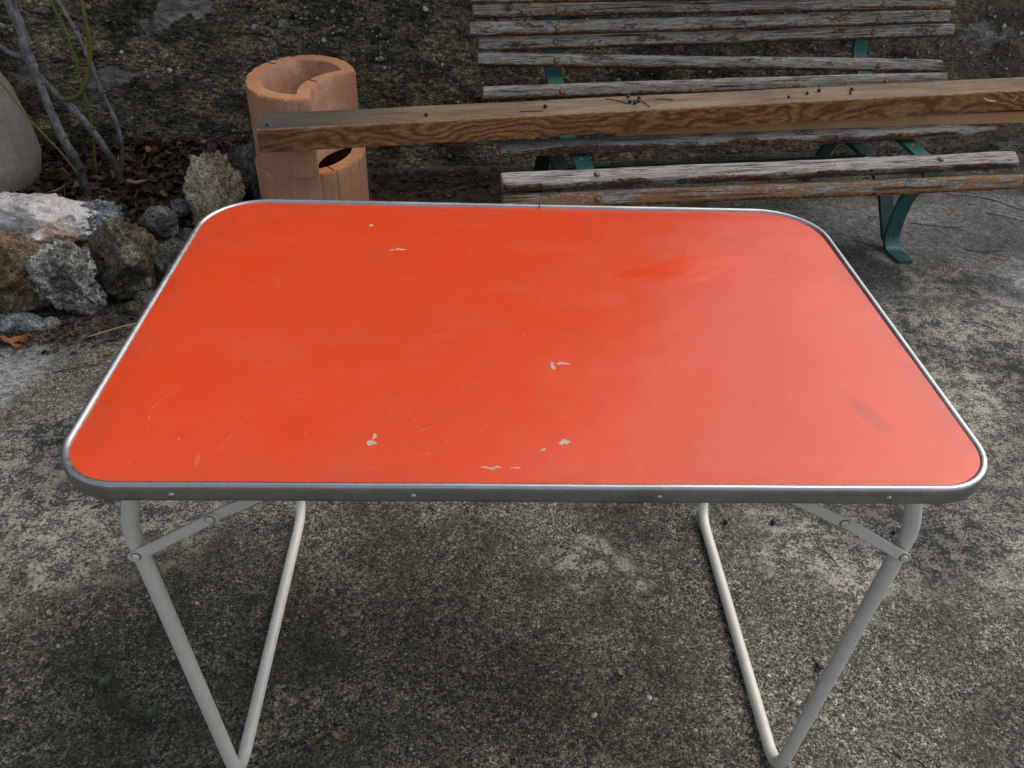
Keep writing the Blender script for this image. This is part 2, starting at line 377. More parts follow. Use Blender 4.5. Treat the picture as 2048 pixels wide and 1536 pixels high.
def mat_beam(name, front):
    k = NT(name)
    P = k.coord()
    fib = k.noise(k.mapv(P, scale=(1.0, 22.0, 22.0)), 20, 5, 0.7)
    xyz = k.sep(P)
    if front:
        w = k.noise(k.mapv(P, scale=(1.0, 2.2, 2.2)), 3.6, 2, 0.45)
        w2 = k.noise(k.mapv(P, loc=(5, 2, 1), scale=(1.0, 1.5, 3.0)), 9.0, 2, 0.5)
        ph = k.add(k.mul(xyz[2], 230.0), k.mul(w, 60.0), k.mul(w2, 14.0), k.mul(fib, 1.8))
        ring = k.add(k.mul(k.math('SINE', ph), 0.5), 0.5)
        ring = k.math('POWER', ring, 1.6)
        tone = k.noise(k.mapv(P, scale=(1.0, 3.0, 3.0)), 3.0, 3)
        light = k.mix(tone, (0.30, 0.122, 0.044), (0.42, 0.195, 0.076))
        dark = k.mix(tone, (0.075, 0.026, 0.010), (0.135, 0.050, 0.020))
        col = k.mix(k.mul(ring, 0.78), light, dark)
        col = k.mix(k.mul(k.step(fib, 0.52, 0.68), 0.4), col, (0.06, 0.026, 0.01))
        wear = k.step(k.add(xyz[2], k.mul(k.noise(k.mapv(P, scale=(1, 4, 4)), 14, 4, 0.65), 0.016)), 0.060, 0.066)
        col = k.mix(k.mul(wear, 0.6), col, (0.40, 0.21, 0.10))
        col = k.grit(k.mapv(P, scale=(0.25, 1, 1)), col, 300, 0.7, 1.3)
        h = k.add(k.mul(ring, 0.25), k.mul(fib, 0.6))
        gr = k.mul(k.step(xyz[0], 0.0, 0.22, 1, 0), 0.45)
        col = k.mix(gr, col, (0.085, 0.055, 0.030))
    else:
        tone = k.noise(k.mapv(P, scale=(1.0, 6.0, 6.0)), 4.0, 5, 0.6)
        col = k.ramp(k.add(k.mul(fib, 0.5), k.mul(tone, 0.5)), [(0.34, (0.13, 0.085, 0.052)), (0.5, (0.235, 0.168, 0.108)), (0.66, (0.34, 0.262, 0.18))], g=1.6)
        st = k.step(k.add(k.math('SUBTRACT', 0.30, xyz[0]), k.mul(tone, 0.3)), 0.02, 0.30)
        col = k.mix(k.mul(st, 0.75), col, k.mix(fib, (0.028, 0.029, 0.03), (0.095, 0.095, 0.09)))
        h = fib
    return k.done(col, 0.72, 0.0, k.bump(h, 0.003, 0.7), 0.3)

def mat_stone(name, stops, moss=0.0, rust=0.0, white=0.0, scale=9, rough=0.85, pits=0.5, grit=(0.55, 1.5)):
    k = NT(name)
    P = k.vmath('ADD', k.coord(), k.comb(k.mul(k.rnd(), 17.0), k.mul(k.rnd(), 9.0), 0.0))
    n = k.noise(P, scale, 6, 0.68, 0.8)
    m = k.noise(P, scale * 3.1, 5, 0.7)
    f = k.noise(P, scale * 17, 4, 0.7)
    col = k.ramp(k.add(k.mul(n, 0.5), k.mul(m, 0.28), k.mul(f, 0.22)), stops, g=1.9)
    pit = k.mul(k.step(k.voro(P, scale * 5), 0.12, 0.32, 1, 0), k.step(m, 0.45, 0.6))
    col = k.mix(k.mul(pit, pits), col, (0.018, 0.016, 0.012))
    if white:
        wm = k.step(k.add(k.mul(k.noise(P, scale * 1.7, 5, 0.65, 1.0), 0.75), k.mul(f, 0.25)), 0.60 - white, 0.66 - white)
        col = k.mix(k.mul(wm, 0.85), col, k.mix(f, (0.30, 0.31, 0.29), (0.52, 0.52, 0.49)))
    if rust:
        rm = k.step(k.add(k.mul(k.noise(k.mapv(P, loc=(4, 4, 4)), scale * 1.3, 5, 0.65), 0.75), k.mul(f, 0.25)), 0.62 - rust, 0.72 - rust)
        col = k.mix(k.mul(rm, 0.75), col, k.mix(f, (0.17, 0.075, 0.022), (0.33, 0.19, 0.085)))
    if moss:
        mm = k.step(k.add(k.mul(k.noise(k.mapv(P, loc=(9, 1, 4)), scale * 1.1, 5, 0.65), 0.75), k.mul(f, 0.25)), 0.62 - moss, 0.72 - moss)
        col = k.mix(k.mul(mm, 0.75), col, k.mix(f, (0.022, 0.022, 0.006), (0.075, 0.066, 0.022)))
    col = k.grit(P, col, 240, *grit)
    col = k.mix(1.0, col, (1.18, 1.16, 1.12), 'MULTIPLY')
    h = k.add(k.mul(n, 0.5), k.mul(m, 0.5), k.mul(f, 0.22), k.mul(pit, -0.35))
    return k.done(col, rough, 0.0, k.bump(h, 0.028, 1.0), 0.3)

def mat_terracotta(name, pale):
    k = NT(name)
    P = k.coord()
    n = k.noise(P, 9, 5, 0.6)
    f = k.noise(P, 160, 4, 0.7)
    col = k.mix(k.step(n, 0.3, 0.7), *((0.47, 0.228, 0.130), (0.56, 0.300, 0.190)) if pale > 0.2 else ((0.60, 0.265, 0.120), (0.68, 0.34, 0.175)))
    col = k.mix(k.mul(k.step(k.add(k.mul(n, 0.5), k.mul(f, 0.5)), 0.46, 0.66), pale), col, (0.66, 0.44, 0.34))
    d = k.mul(k.step(k.voro(P, 130), 0.08, 0.2, 1, 0), k.step(k.sep(k.voro(P, 130, out='Color'))[0], 0.72, 0.75))
    col = k.mix(k.mul(d, 0.6), col, (0.16, 0.055, 0.025))
    dirt = k.step(k.noise(k.mapv(P, scale=(1, 1, 0.3)), 14, 5, 0.65), 0.56, 0.76)
    col = k.mix(k.mul(dirt, 0.16), col, (0.24, 0.11, 0.06))
    return k.done(col, 0.88, 0.0, k.bump(k.add(f, k.mul(n, 0.5), k.mul(d, -0.4)), 0.003, 0.8), 0.25)

def mat_rnd(name, stops, rough=0.75, spec=0.35):
    """colour picked per leaf / pebble / twig from the face attribute rnd"""
    k = NT(name)
    P = k.coord()
    a = k.attr('rnd')
    col = k.ramp(a, stops)
    col = k.mix(k.mul(k.step(k.noise(P, 120, 4, 0.7), 0.45, 0.7), 0.5), col, k.mix(1.0, col, (0.45, 0.42, 0.40), 'MULTIPLY'))
    return k.done(col, rough, 0.0, None, spec)

def mat_bark():
    k = NT("grey_bark")
    P = k.coord()
    n = k.noise(P, 28, 5, 0.65)
    f = k.noise(k.mapv(P, scale=(1, 1, 0.35)), 150, 4, 0.7)
    col = k.ramp(k.add(k.mul(n, 0.5), k.mul(f, 0.5)), [(0.36, (0.055, 0.048, 0.046)), (0.5, (0.155, 0.15, 0.155)), (0.66, (0.31, 0.315, 0.33))])
    z = k.sep(P)[2]
    base = k.step(k.add(z, k.mul(n, 0.06)), 0.16, 0.225, 1, 0)
    col = k.mix(k.mul(base, 0.8), col, (0.030, 0.026, 0.023))
    return k.done(col, 0.75, 0.0, k.bump(k.add(n, f), 0.004, 0.8), 0.3)

CHIPS = [(0.044, 0.2175, 0.022, 0.007, 0.1), (0.030, 0.2135, 0.007, 0.022, 0.0), (-0.175, 0.0745, 0.006, 0.016, 0.0), (-0.177, 0.064, 0.011, 0.009, 0),
         (0.033, 0.069, 0.020, 0.009, 0.45), (0.009, 0.0565, 0.008, 0.005, 0.3), (-0.048, 0.027, 0.024, 0.0042, -0.05), (-0.022, 0.0275, 0.014, 0.0042, 0.0),
         (-0.181, 0.5075, 0.03, 0.005, 0.0), (-0.232, 0.589, 0.008, 0.008, 0.0)]
SCRATCHES = [(0.135, 0.517, 0.14, 0.0016, 0.0), (0.02, 0.395, 0.23, 0.0013, -0.01), (0.37, 0.41, 0.14, 0.0018, 0.05), (-0.132, 0.092, 0.032, 0.0016, -0.4),
             (-0.125, 0.085, 0.028, 0.0014, 0.5), (-0.135, 0.105, 0.026, 0.0014, -1.0), (-0.335, 0.06, 0.10, 0.0012, 1.25), (-0.43, 0.12, 0.07, 0.0012, 1.1),
             (0.19, 0.315, 0.018, 0.0014, -0.8), (0.33, 0.435, 0.06, 0.0016, 0.35), (0.29, 0.445, 0.05, 0.0016, 0.25), (-0.2, 0.42, 0.2, 0.0012, 0.02), (-0.355, 0.035, 0.004, 0.018, 0.1)]

M = {}
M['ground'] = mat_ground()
M['wall'] = mat_wall()
M['laminate'] = mat_laminate()
M['alu'] = mat_plain("brushed_aluminium", (0.40, 0.405, 0.41), (0.52, 0.525, 0.53), 0.40, 1.0, 14, 0.0006, rust=0.0)
M['paint'] = mat_plain("cream_enamel_tube", (0.64, 0.63, 0.54), (0.72, 0.71, 0.63), 0.36, 0.0, 10, 0.0004, rust=0.04, rustcol=(0.20, 0.13, 0.08))
M['hardboard'] = mat_plain("hardboard_underside", (0.13, 0.08, 0.045), (0.19, 0.12, 0.07), 0.8)
M['steel'] = mat_plain("dull_steel", (0.35, 0.35, 0.34), (0.5, 0.5, 0.49), 0.4, 1.0, 60, 0.0005, rust=0.05)
M['slat_grey'] = mat_slat("weathered_slat_wood", 0.075, 0.085)
M['slat_seat'] = mat_slat("silvery_seat_slat_wood", 0.045, 0.045, 0.0065)
M['slat_orange'] = mat_slat("peeling_orange_slat_wood", 0.15, 0.08)
M['green'] = mat_plain("green_painted_iron", (0.012, 0.085, 0.072), (0.022, 0.125, 0.106), 0.42, 0.0, 16, 0.001, rust=0.085, rustcol=(0.23, 0.125, 0.085))
M['iron_arch'] = mat_plain("half_shade_green_iron", (0.006, 0.034, 0.029), (0.010, 0.052, 0.043), 0.5, 0.0, 16, 0.001)  # frame green darkened under the seat, shade put into the colour
M['iron_shaded'] = mat_plain("deep_shade_green_iron", (0.004, 0.014, 0.012), (0.008, 0.024, 0.020), 0.6, 0.0, 16, 0.001)  # darkest copy of the frame green, deep shade painted as colour
M['bolt'] = mat_plain("rusty_orange_bolt", (0.25, 0.105, 0.05), (0.40, 0.195, 0.105), 0.7, 0.0, 90, 0.001, rust=0.08)
M['beam_front'] = mat_beam("varnished_beam_grain", True)
M['beam_top'] = mat_beam("weathered_beam_top", False)
M['board'] = mat_plain("pale_raw_board", (0.44, 0.245, 0.105), (0.54, 0.32, 0.15), 0.7, 0.0, 8, 0.0008)
M['terra'] = mat_terracotta("terracotta", 0.30)
M['terra_top'] = mat_terracotta("terracotta_broken_edge", 0.10)
M['terra_in'] = mat_terracotta("terracotta_pale_face", 0.85)
M['render'] = mat_plain("rough_beige_render", (0.34, 0.29, 0.245), (0.44, 0.38, 0.325), 0.92, 0.0, 70, 0.012, spec=0.2, rust=-0.02, rustcol=(0.15, 0.12, 0.10))
M['bark'] = mat_bark()
M['greenbark'] = mat_plain("green_young_bark", (0.085, 0.095, 0.012), (0.16, 0.15, 0.025), 0.55, 0.0, 60, 0.001, rust=0.03)
M['whip'] = mat_plain("green_shoot_bark", (0.07, 0.12, 0.014), (0.13, 0.17, 0.03), 0.55, 0.0, 60, 0.001)
M['soil'] = mat_plain("dark_humus", (0.018, 0.013, 0.008), (0.055, 0.040, 0.026), 0.95, 0.0, 60, 0.01, spec=0.15)
M['litter'] = mat_rnd("leaf_litter", [(0.0, (0.018, 0.011, 0.006)), (0.4, (0.048, 0.030, 0.019)), (0.72, (0.100, 0.062, 0.036)), (0.9, (0.15, 0.11, 0.07)), (1.0, (0.21, 0.095, 0.035))])
M['leaf_o'] = mat_plain("orange_brown_leaf", (0.20, 0.072, 0.022), (0.31, 0.125, 0.042), 0.6, 0.0, 40, 0.002)
M['leaf_b'] = mat_plain("pale_brown_leaf", (0.16, 0.085, 0.045), (0.27, 0.16, 0.10), 0.65, 0.0, 40, 0.002)
M['leaf_g'] = mat_plain("green_leaf", (0.012, 0.035, 0.012), (0.028, 0.062, 0.022), 0.5, 0.0, 40, 0.001)
M['leaf_y'] = mat_plain("yellow_leaf", (0.40, 0.27, 0.03), (0.5, 0.36, 0.06), 0.6, 0.0, 40, 0.001)
M['pebble'] = mat_rnd("mixed_pebbles", [(0.0, (0.045, 0.047, 0.048)), (0.35, (0.15, 0.13, 0.10)), (0.6, (0.25, 0.22, 0.17)), (0.85, (0.24, 0.25, 0.25)), (1.0, (0.58, 0.57, 0.54))])
M['berry'] = mat_plain("black_berry", (0.008, 0.008, 0.012), (0.02, 0.019, 0.026), 0.4, 0.0, 60)
M['twig'] = mat_plain("dark_twig", (0.035, 0.020, 0.013), (0.085, 0.05, 0.032), 0.8, 0.0, 60, 0.001)
M['straw'] = mat_plain("dry_straw", (0.36, 0.28, 0.15), (0.45, 0.36, 0.20), 0.6, 0.0, 60)
M['white'] = mat_plain("white_plastic", (0.72, 0.73, 0.74), (0.78, 0.79, 0.8), 0.5)
M['quartz'] = mat_stone("white_orange_quartz", [(0.24, (0.10, 0.115, 0.125)), (0.34, (0.38, 0.36, 0.35)), (0.5, (0.60, 0.56, 0.54)), (0.7, (0.70, 0.67, 0.65))], rust=0.085, scale=4, rough=0.6, pits=0.1, grit=(0.85, 1.15))
M['bluegrey'] = mat_stone("blue_grey_stone", [(0.36, (0.04, 0.05, 0.06)), (0.5, (0.12, 0.14, 0.15)), (0.66, (0.33, 0.35, 0.36))], rust=0.02, white=0.06, scale=8)
M['brown'] = mat_stone("ochre_brown_stone", [(0.36, (0.035, 0.026, 0.016)), (0.5, (0.13, 0.095, 0.055)), (0.66, (0.27, 0.215, 0.14))], moss=0.05, rust=0.08, scale=8, pits=0.7)
M['pitted'] = mat_stone("pitted_pale_grey_stone", [(0.36, (0.045, 0.045, 0.038)), (0.5, (0.16, 0.16, 0.14)), (0.66, (0.32, 0.325, 0.30))], white=0.09, moss=0.02, scale=9, pits=0.85)
M['mossy'] = mat_stone("moss_brown_stone", [(0.36, (0.03, 0.026, 0.017)), (0.5, (0.115, 0.095, 0.066)), (0.66, (0.26, 0.225, 0.175))], moss=0.13, white=-0.04, scale=8, pits=0.6)
M['grey'] = mat_stone("layered_grey_stone", [(0.36, (0.05, 0.049, 0.044)), (0.5, (0.17, 0.165, 0.15)), (0.66, (0.36, 0.355, 0.33))], moss=0.03, scale=14, pits=0.5)
M['tan'] = mat_stone("tan_lumpy_stone", [(0.30, (0.06, 0.045, 0.03)), (0.44, (0.33, 0.27, 0.19)), (0.62, (0.62, 0.55, 0.43))], rust=0.04, scale=11, pits=0.7)
M['darkgrey'] = mat_stone("dark_lichen_stone", [(0.36, (0.025, 0.025, 0.02)), (0.5, (0.085, 0.082, 0.068)), (0.66, (0.2, 0.2, 0.17))], moss=0.07, scale=10)

# ------------------------------------------------------------------ mesh helpers
def tag(o, label=None, cat=None, group=None, kind=None):
    if label: o['label'] = label
    if cat: o['category'] = cat
    if group: o['group'] = group
    if kind: o['kind'] = kind
    return o

def link_mesh(name, verts, faces, mats, parent=None, smooth=True, fmat=None, rnd=None, loc=None, rot=None):
    me = bpy.data.meshes.new(name)
    me.from_pydata([tuple(v) for v in verts], [], [tuple(f) for f in faces])
    for m in (mats if isinstance(mats, (list, tuple)) else [mats]): me.materials.append(m)
    if smooth: me.polygons.foreach_set('use_smooth', [True] * len(me.polygons))
    if fmat is not None: me.polygons.foreach_set('material_index', list(fmat))
    if rnd is not None:
        a = me.attributes.new('rnd', 'FLOAT', 'FACE'); a.data.foreach_set('value', list(rnd))
    me.update()
    o = bpy.data.objects.new(name, me)
    COL.objects.link(o)
    if loc is not None: o.location = loc
    if rot is not None: o.rotation_euler = rot
    if parent is not None: o.parent = parent
    return o

def empty(name, loc=(0, 0, 0), rot=(0, 0, 0)):
    o = bpy.data.objects.new(name, None)
    COL.objects.link(o)
    o.location = loc; o.rotation_euler = rot
    o.empty_display_size = 0.05
    return o

def sharp(o, ang=35):
    me = o.data
    import bmesh
    bm = bmesh.new(); bm.from_mesh(me)
    for e in bm.edges:
        if len(e.link_faces) == 2 and e.calc_face_angle(0) > math.radians(ang): e.smooth = False
    bm.to_mesh(me); bm.free()
    return o

def catmull(pts, n=6):
    P = [Vector(p) for p in pts]
    P = [P[0] * 2 - P[1]] + P + [P[-1] * 2 - P[-2]]
    out = []
    for i in range(1, len(P) - 2):
        a, b, c, d = P[i - 1:i + 3]
        for j in range(n):
            t = j / n
            out.append(0.5 * ((2 * b) + (c - a) * t + (2 * a - 5 * b + 4 * c - d) * t * t + (3 * b - a - 3 * c + d) * t ** 3))
    out.append(P[-2])
    return out

def fillet(pts, r, n=6):
    """polyline with rounded corners"""
    P = [Vector(p) for p in pts]
    out = [P[0]]
    for i in range(1, len(P) - 1):
        rr = r[i - 1] if isinstance(r, (list, tuple)) else r
        a = (P[i - 1] - P[i]); b = (P[i + 1] - P[i])
        q = min(rr, a.length * 0.49, b.length * 0.49)
        s = P[i] + a.normalized() * q; e = P[i] + b.normalized() * q
        for j in range(n + 1):
            t = j / n
            out.append(s * (1 - t) ** 2 + P[i] * 2 * t * (1 - t) + e * t * t)
    out.append(P[-1])
    return out

def tube_geo(path, rad, seg=12, wob=0.0, rng=None, cap=True):
    P = [Vector(p) for p in path]
    n = len(P)
    V, Fc = [], []
    t0 = (P[1] - P[0]).normalized()
    u = t0.orthogonal().normalized()
    for i in range(n):
        t = (P[min(i + 1, n - 1)] - P[max(i - 1, 0)]).normalized()
        u = (u - t * u.dot(t)).normalized()
        w = t.cross(u)
        r = rad[i] if isinstance(rad, (list, tuple)) else rad
        for j in range(seg):
            a = 2 * math.pi * j / seg
            rr = r * (1 + (wob * (rng.random() - 0.5) if wob else 0))
            V.append(P[i] + (u * math.cos(a) + w * math.sin(a)) * rr)
    for i in range(n - 1):
        for j in range(seg):
            k = (j + 1) % seg
            Fc.append((i * seg + j, i * seg + k, (i + 1) * seg + k, (i + 1) * seg + j))
    if cap:
        Fc.append(tuple(reversed(range(seg))))
        Fc.append(tuple((n - 1) * seg + j for j in range(seg)))
    return V, Fc

def join_geo(parts):
    V, Fc = [], []
    for v, f in parts:
        b = len(V); V += list(v); Fc += [tuple(i + b for i in q) for q in f]
    return V, Fc

def box_geo(x0, x1, y0, y1, z0, z1):
    V = [(x, y, z) for z in (z0, z1) for y in (y0, y1) for x in (x0, x1)]
    return V, [(0, 2, 3, 1), (4, 5, 7, 6), (0, 1, 5, 4), (2, 6, 7, 3), (0, 4, 6, 2), (1, 3, 7, 5)]

def ico(sub):
    import bmesh
    bm = bmesh.new(); bmesh.ops.create_icosphere(bm, subdivisions=sub, radius=1)
    bm.verts.ensure_lookup_table()
    V = [v.co.copy() for v in bm.verts]; Fc = [tuple(v.index for v in f.verts) for f in bm.faces]
    bm.free(); return V, Fc
ICO = {s: ico(s) for s in (1, 2, 3, 4, 5)}

def dome_geo(c, nrm, r, h, seg=10):
    n = Vector(nrm).normalized(); u = n.orthogonal().normalized(); w = n.cross(u); c = Vector(c)
    V, Fc = [], []
    prof = [(1.0, -0.3), (1.0, 0.25), (0.82, 0.7), (0.45, 0.95)]
    for (q, z) in prof:
        for j in range(seg):
            a = 2 * math.pi * j / seg
            V.append(c + (u * math.cos(a) + w * math.sin(a)) * r * q + n * h * z)
    V.append(c + n * h)
    for i in range(3):
        for j in range(seg):
            k = (j + 1) % seg
            Fc.append((i * seg + j, i * seg + k, (i + 1) * seg + k, (i + 1) * seg + j))
    for j in range(seg): Fc.append((3 * seg + j, 3 * seg + (j + 1) % seg, 4 * seg))
    return V, Fc

# ------------------------------------------------------------------ GROUND
WALL0 = Vector((-1.22, 2.25, 0)); WALL_A = math.radians(9.7)
WU = Vector((math.cos(WALL_A), math.sin(WALL_A), 0)); WN = Vector((math.sin(WALL_A), -math.cos(WALL_A), 0))   # WN points to the camera
def wall_y(x): return WALL0.y + (x - WALL0.x) * math.tan(WALL_A)

def gz(x, y):
    return 0.006 * mn.noise((x * 2.1, y * 2.1, 3.3)) + 0.003 * mn.noise((x * 9, y * 9, 1.7))
def build_ground():
    def axis(lo, hi, step, far):
        a = list(np.arange(lo, hi + 1e-6, step)); s = step; e = hi
        r, l = [], []
        while e < far: s *= 1.6; e += s; r.append(e)
        s = step; e = lo
        while e > -far: s *= 1.6; e -= s; l.append(e)
        return l[::-1] + a + r
    xs, ys = axis(-2.2, 2.8, 0.025, 80), axis(-0.3, 2.9, 0.025, 80)
    V = [(x, y, gz(x, y) if abs(x) < 4 and abs(y) < 4 else 0.0) for y in ys for x in xs]
    nx = len(xs)
    Fc = [(j * nx + i, j * nx + i + 1, (j + 1) * nx + i + 1, (j + 1) * nx + i) for j in range(len(ys) - 1) for i in range(nx - 1)]
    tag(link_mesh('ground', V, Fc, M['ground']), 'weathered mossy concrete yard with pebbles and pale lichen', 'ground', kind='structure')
build_ground()

# soil bed between stones and wall
def bed_h(x, y):
    """height of the humus bed; falls away behind the edging stones"""
    front = 1.47 + 0.38 * max(0.0, (x + 1.05)) / 0.4
    d = (y - front) / 0.25
    e = (-0.62 - x) / 0.22
    s = max(0.0, min(1.0, d)); t = max(0.0, min(1.0, e))
    s = s * s * (3 - 2 * s); t = t * t * (3 - 2 * t)
    return -0.03 + 0.155 * s * t + 0.02 * mn.noise((x * 6, y * 6, 0.4)) * s + 0.012 * mn.noise((x * 19, y * 19, 4.4)) * s
def build_bed():
    xs = np.linspace(-2.6, -0.55, 100); ys = np.linspace(1.38, 2.5, 60)
    V = [(x, y, bed_h(x, y)) for y in ys for x in xs]
    nx = len(xs)
    Fc = [(j * nx + i, j * nx + i + 1, (j + 1) * nx + i + 1, (j + 1) * nx + i) for j in range(len(ys) - 1) for i in range(nx - 1)]
    tag(link_mesh('soil_bed', V, Fc, M['soil']), 'dark raised bed of humus behind the edging stones', 'soil', kind='structure')
build_bed()

# ------------------------------------------------------------------ WALL (local x along the wall, y into the wall, z up)
def wall_front(x, z):
    zt = z + 0.12 * x
    f = 0.026 * mn.noise((x * 2.2, zt * 4.0, 7.1)) + 0.018 * mn.noise((x * 6, zt * 13, 2.2)) + 0.014 * abs(mn.noise((x * 13, zt * 30, 5.2))) + 0.006 * mn.noise((x * 36, zt * 50, 1.2))
    if z < 0.16: f -= 0.05 * (1 - z / 0.16) * (0.5 + 0.5 * mn.noise((x * 3, 0.2, 9.0)))       # ragged footing steps out
    return f
def wall_top(x):
    t = max(0.0, min(1.0, (x - 1.75) / 0.5))
    return 2.75 - 1.2 * t
def build_wall():
    root = empty('concrete_wall', WALL0, (0, 0, WALL_A))
    tag(root, 'dark mossy concrete wall with embedded pebbles behind the bench', 'wall')
    xs = list(np.arange(-8, -0.8, 0.3)) + list(np.arange(-0.8, 4.4, 0.012)) + list(np.arange(4.4, 12, 0.3))
    zs = list(np.arange(-0.06, 1.1, 0.012)) + [1.2, 1.5, 1.9, 2.3, 2.75]
    V, Fc = [], []
    for z in zs:
        for x in xs:
            zz = z if z <= 1.1 else 1.1 + (z - 1.1) / 1.65 * (wall_top(x) - 1.1)
            V.append((x, wall_front(x, zz), zz))
    nx, nz = len(xs), len(zs)
    for j in range(nz - 1):
        for i in range(nx - 1): Fc.append((j * nx + i, j * nx + i + 1, (j + 1) * nx + i + 1, (j + 1) * nx + i))
    b = len(V)
    for x in xs: V.append((x, 0.32, wall_top(x)))
    for x in xs: V.append((x, 0.32, -0.06))
    for i in range(nx - 1):
        Fc.append(((nz - 1) * nx + i, (nz - 1) * nx + i + 1, b + i + 1, b + i))
        Fc.append((b + i, b + i + 1, b + nx + i + 1, b + nx + i))
    o = link_mesh('wall_face', V, Fc, M['wall'], root)
    # stones sticking out of the face
    rng = random.Random(5); PV, PF, PR = [], [], []
    iv, fc = ICO[2]
    for _ in range(4200):
        x = rng.uniform(-0.6, 4.3); z = rng.uniform(0.02, 1.0)
        dens = 0.13 + 0.95 * math.exp(-((x - 0.70) / 0.28) ** 2 - ((z - 0.50) / 0.16) ** 2) + 0.4 * math.exp(-((x - 0.55) / 0.1) ** 2) + 0.5 * math.exp(-((x - 3.15) / 0.3) ** 2)
        if rng.random() > dens: continue
        r = rng.choice((0.0018, 0.002, 0.0025, 0.003, 0.0035, 0.0045, 0.006, 0.008))
        y = wall_front(x, z); e = [r * rng.uniform(0.7, 1.4) for _ in range(3)]
        rm = Matrix.Rotation(rng.uniform(0, 6), 3, 'Y') @ Matrix.Rotation(rng.gauss(0, 0.4), 3, 'X')
        b = len(PV)
        PV += [rm @ Vector((v.x * e[0], v.y * e[1] * 0.7, v.z * e[2])) * (1 + 0.35 * mn.noise(v * 1.6 + Vector((x * 90, 0, z * 90)))) + Vector((x, y - e[1] * 0.35 - 0.0015, z)) for v in iv]
        PF += [tuple(i + b for i in f) for f in fc]
        PR += [min(1, max(0, rng.gauss(0.66, 0.24)))] * len(fc)
    tag(link_mesh('embedded_pebbles', PV, PF, M['pebble'], root, rnd=PR), kind='stuff')
build_wall()

# ------------------------------------------------------------------ GRAVEL set in the concrete
def build_gravel():
    rng = random.Random(9); PV, PF, PR = [], [], []
    iv, fc = ICO[2]
    for _ in range(2600):
        x = rng.uniform(-1.4, 1.9); y = rng.uniform(-0.1, 2.5)
        if y > wall_y(x) - 0.05: continue
        if y > 1.35 and x < -0.5: continue
        r = min(0.0050, 0.0015 + rng.expovariate(1 / 0.0011)); e = [r * rng.uniform(0.7, 1.4) for _ in range(3)]
        rm = Matrix.Rotation(rng.uniform(0, 6), 3, 'Z'); b = len(PV)
        PV += [rm @ Vector((v.x * e[0], v.y * e[1], v.z * e[2] * 0.5)) * (1 + 0.25 * mn.noise(v * 2 + Vector((x * 90, y * 90, 0)))) + Vector((x, y, gz(x, y) - e[2] * 0.1)) for v in iv]
        PF += [tuple(i + b for i in f) for f in fc]
        PR += [rng.random() ** 1.25 * 0.97] * len(fc)
    tag(link_mesh('gravel', PV, PF, M['pebble'], rnd=PR), 'small pebbles set in the worn concrete yard', 'gravel', kind='stuff')
build_gravel()

# ------------------------------------------------------------------ TABLE
TW, TD, TZ = 0.504, 0.6758, 0.650
TY0 = -0.0055                       # front edge
RF, RB = 0.076, 0.102           # corner radii, front and back
def rrect(inset, n=14):
    """rounded rectangle, counter-clockwise, table plan"""
    pts = []
    for (R, cx, cy, a0) in ((RF, TW - RF, TY0 + RF, -90), (RB, TW - RB, TD - RB, 0), (RB, -TW + RB, TD - RB, 90), (RF, -TW + RF, TY0 + RF, 180)):
        r = R - inset
        for j in range(n + 1):
            a = math.radians(a0 + 90 * j / n)
            pts.append((cx + r * math.cos(a), cy + r * math.sin(a)))
    # subdivide straight runs
    out = []
    for i, p in enumerate(pts):
        q = pts[(i + 1) % len(pts)]
        out.append(p)
        d = math.hypot(q[0] - p[0], q[1] - p[1])
        if d > 0.1:
            m = int(d / 0.04)
            for k in range(1, m): out.append((p[0] + (q[0] - p[0]) * k / m, p[1] + (q[1] - p[1]) * k / m))
    return out
def warp(x, y):
    """the board is slightly dished and its edges turn down a little"""
    e = min(0.5 - abs(x), y - TY0, TD - y)
    return -0.0020 * math.exp(-max(e, 0) / 0.03) + 0.0018 * mn.noise((x * 3.1, y * 3.1, 8.8)) - 0.0012 * math.exp(-((x - 0.1) / 0.35) ** 2)
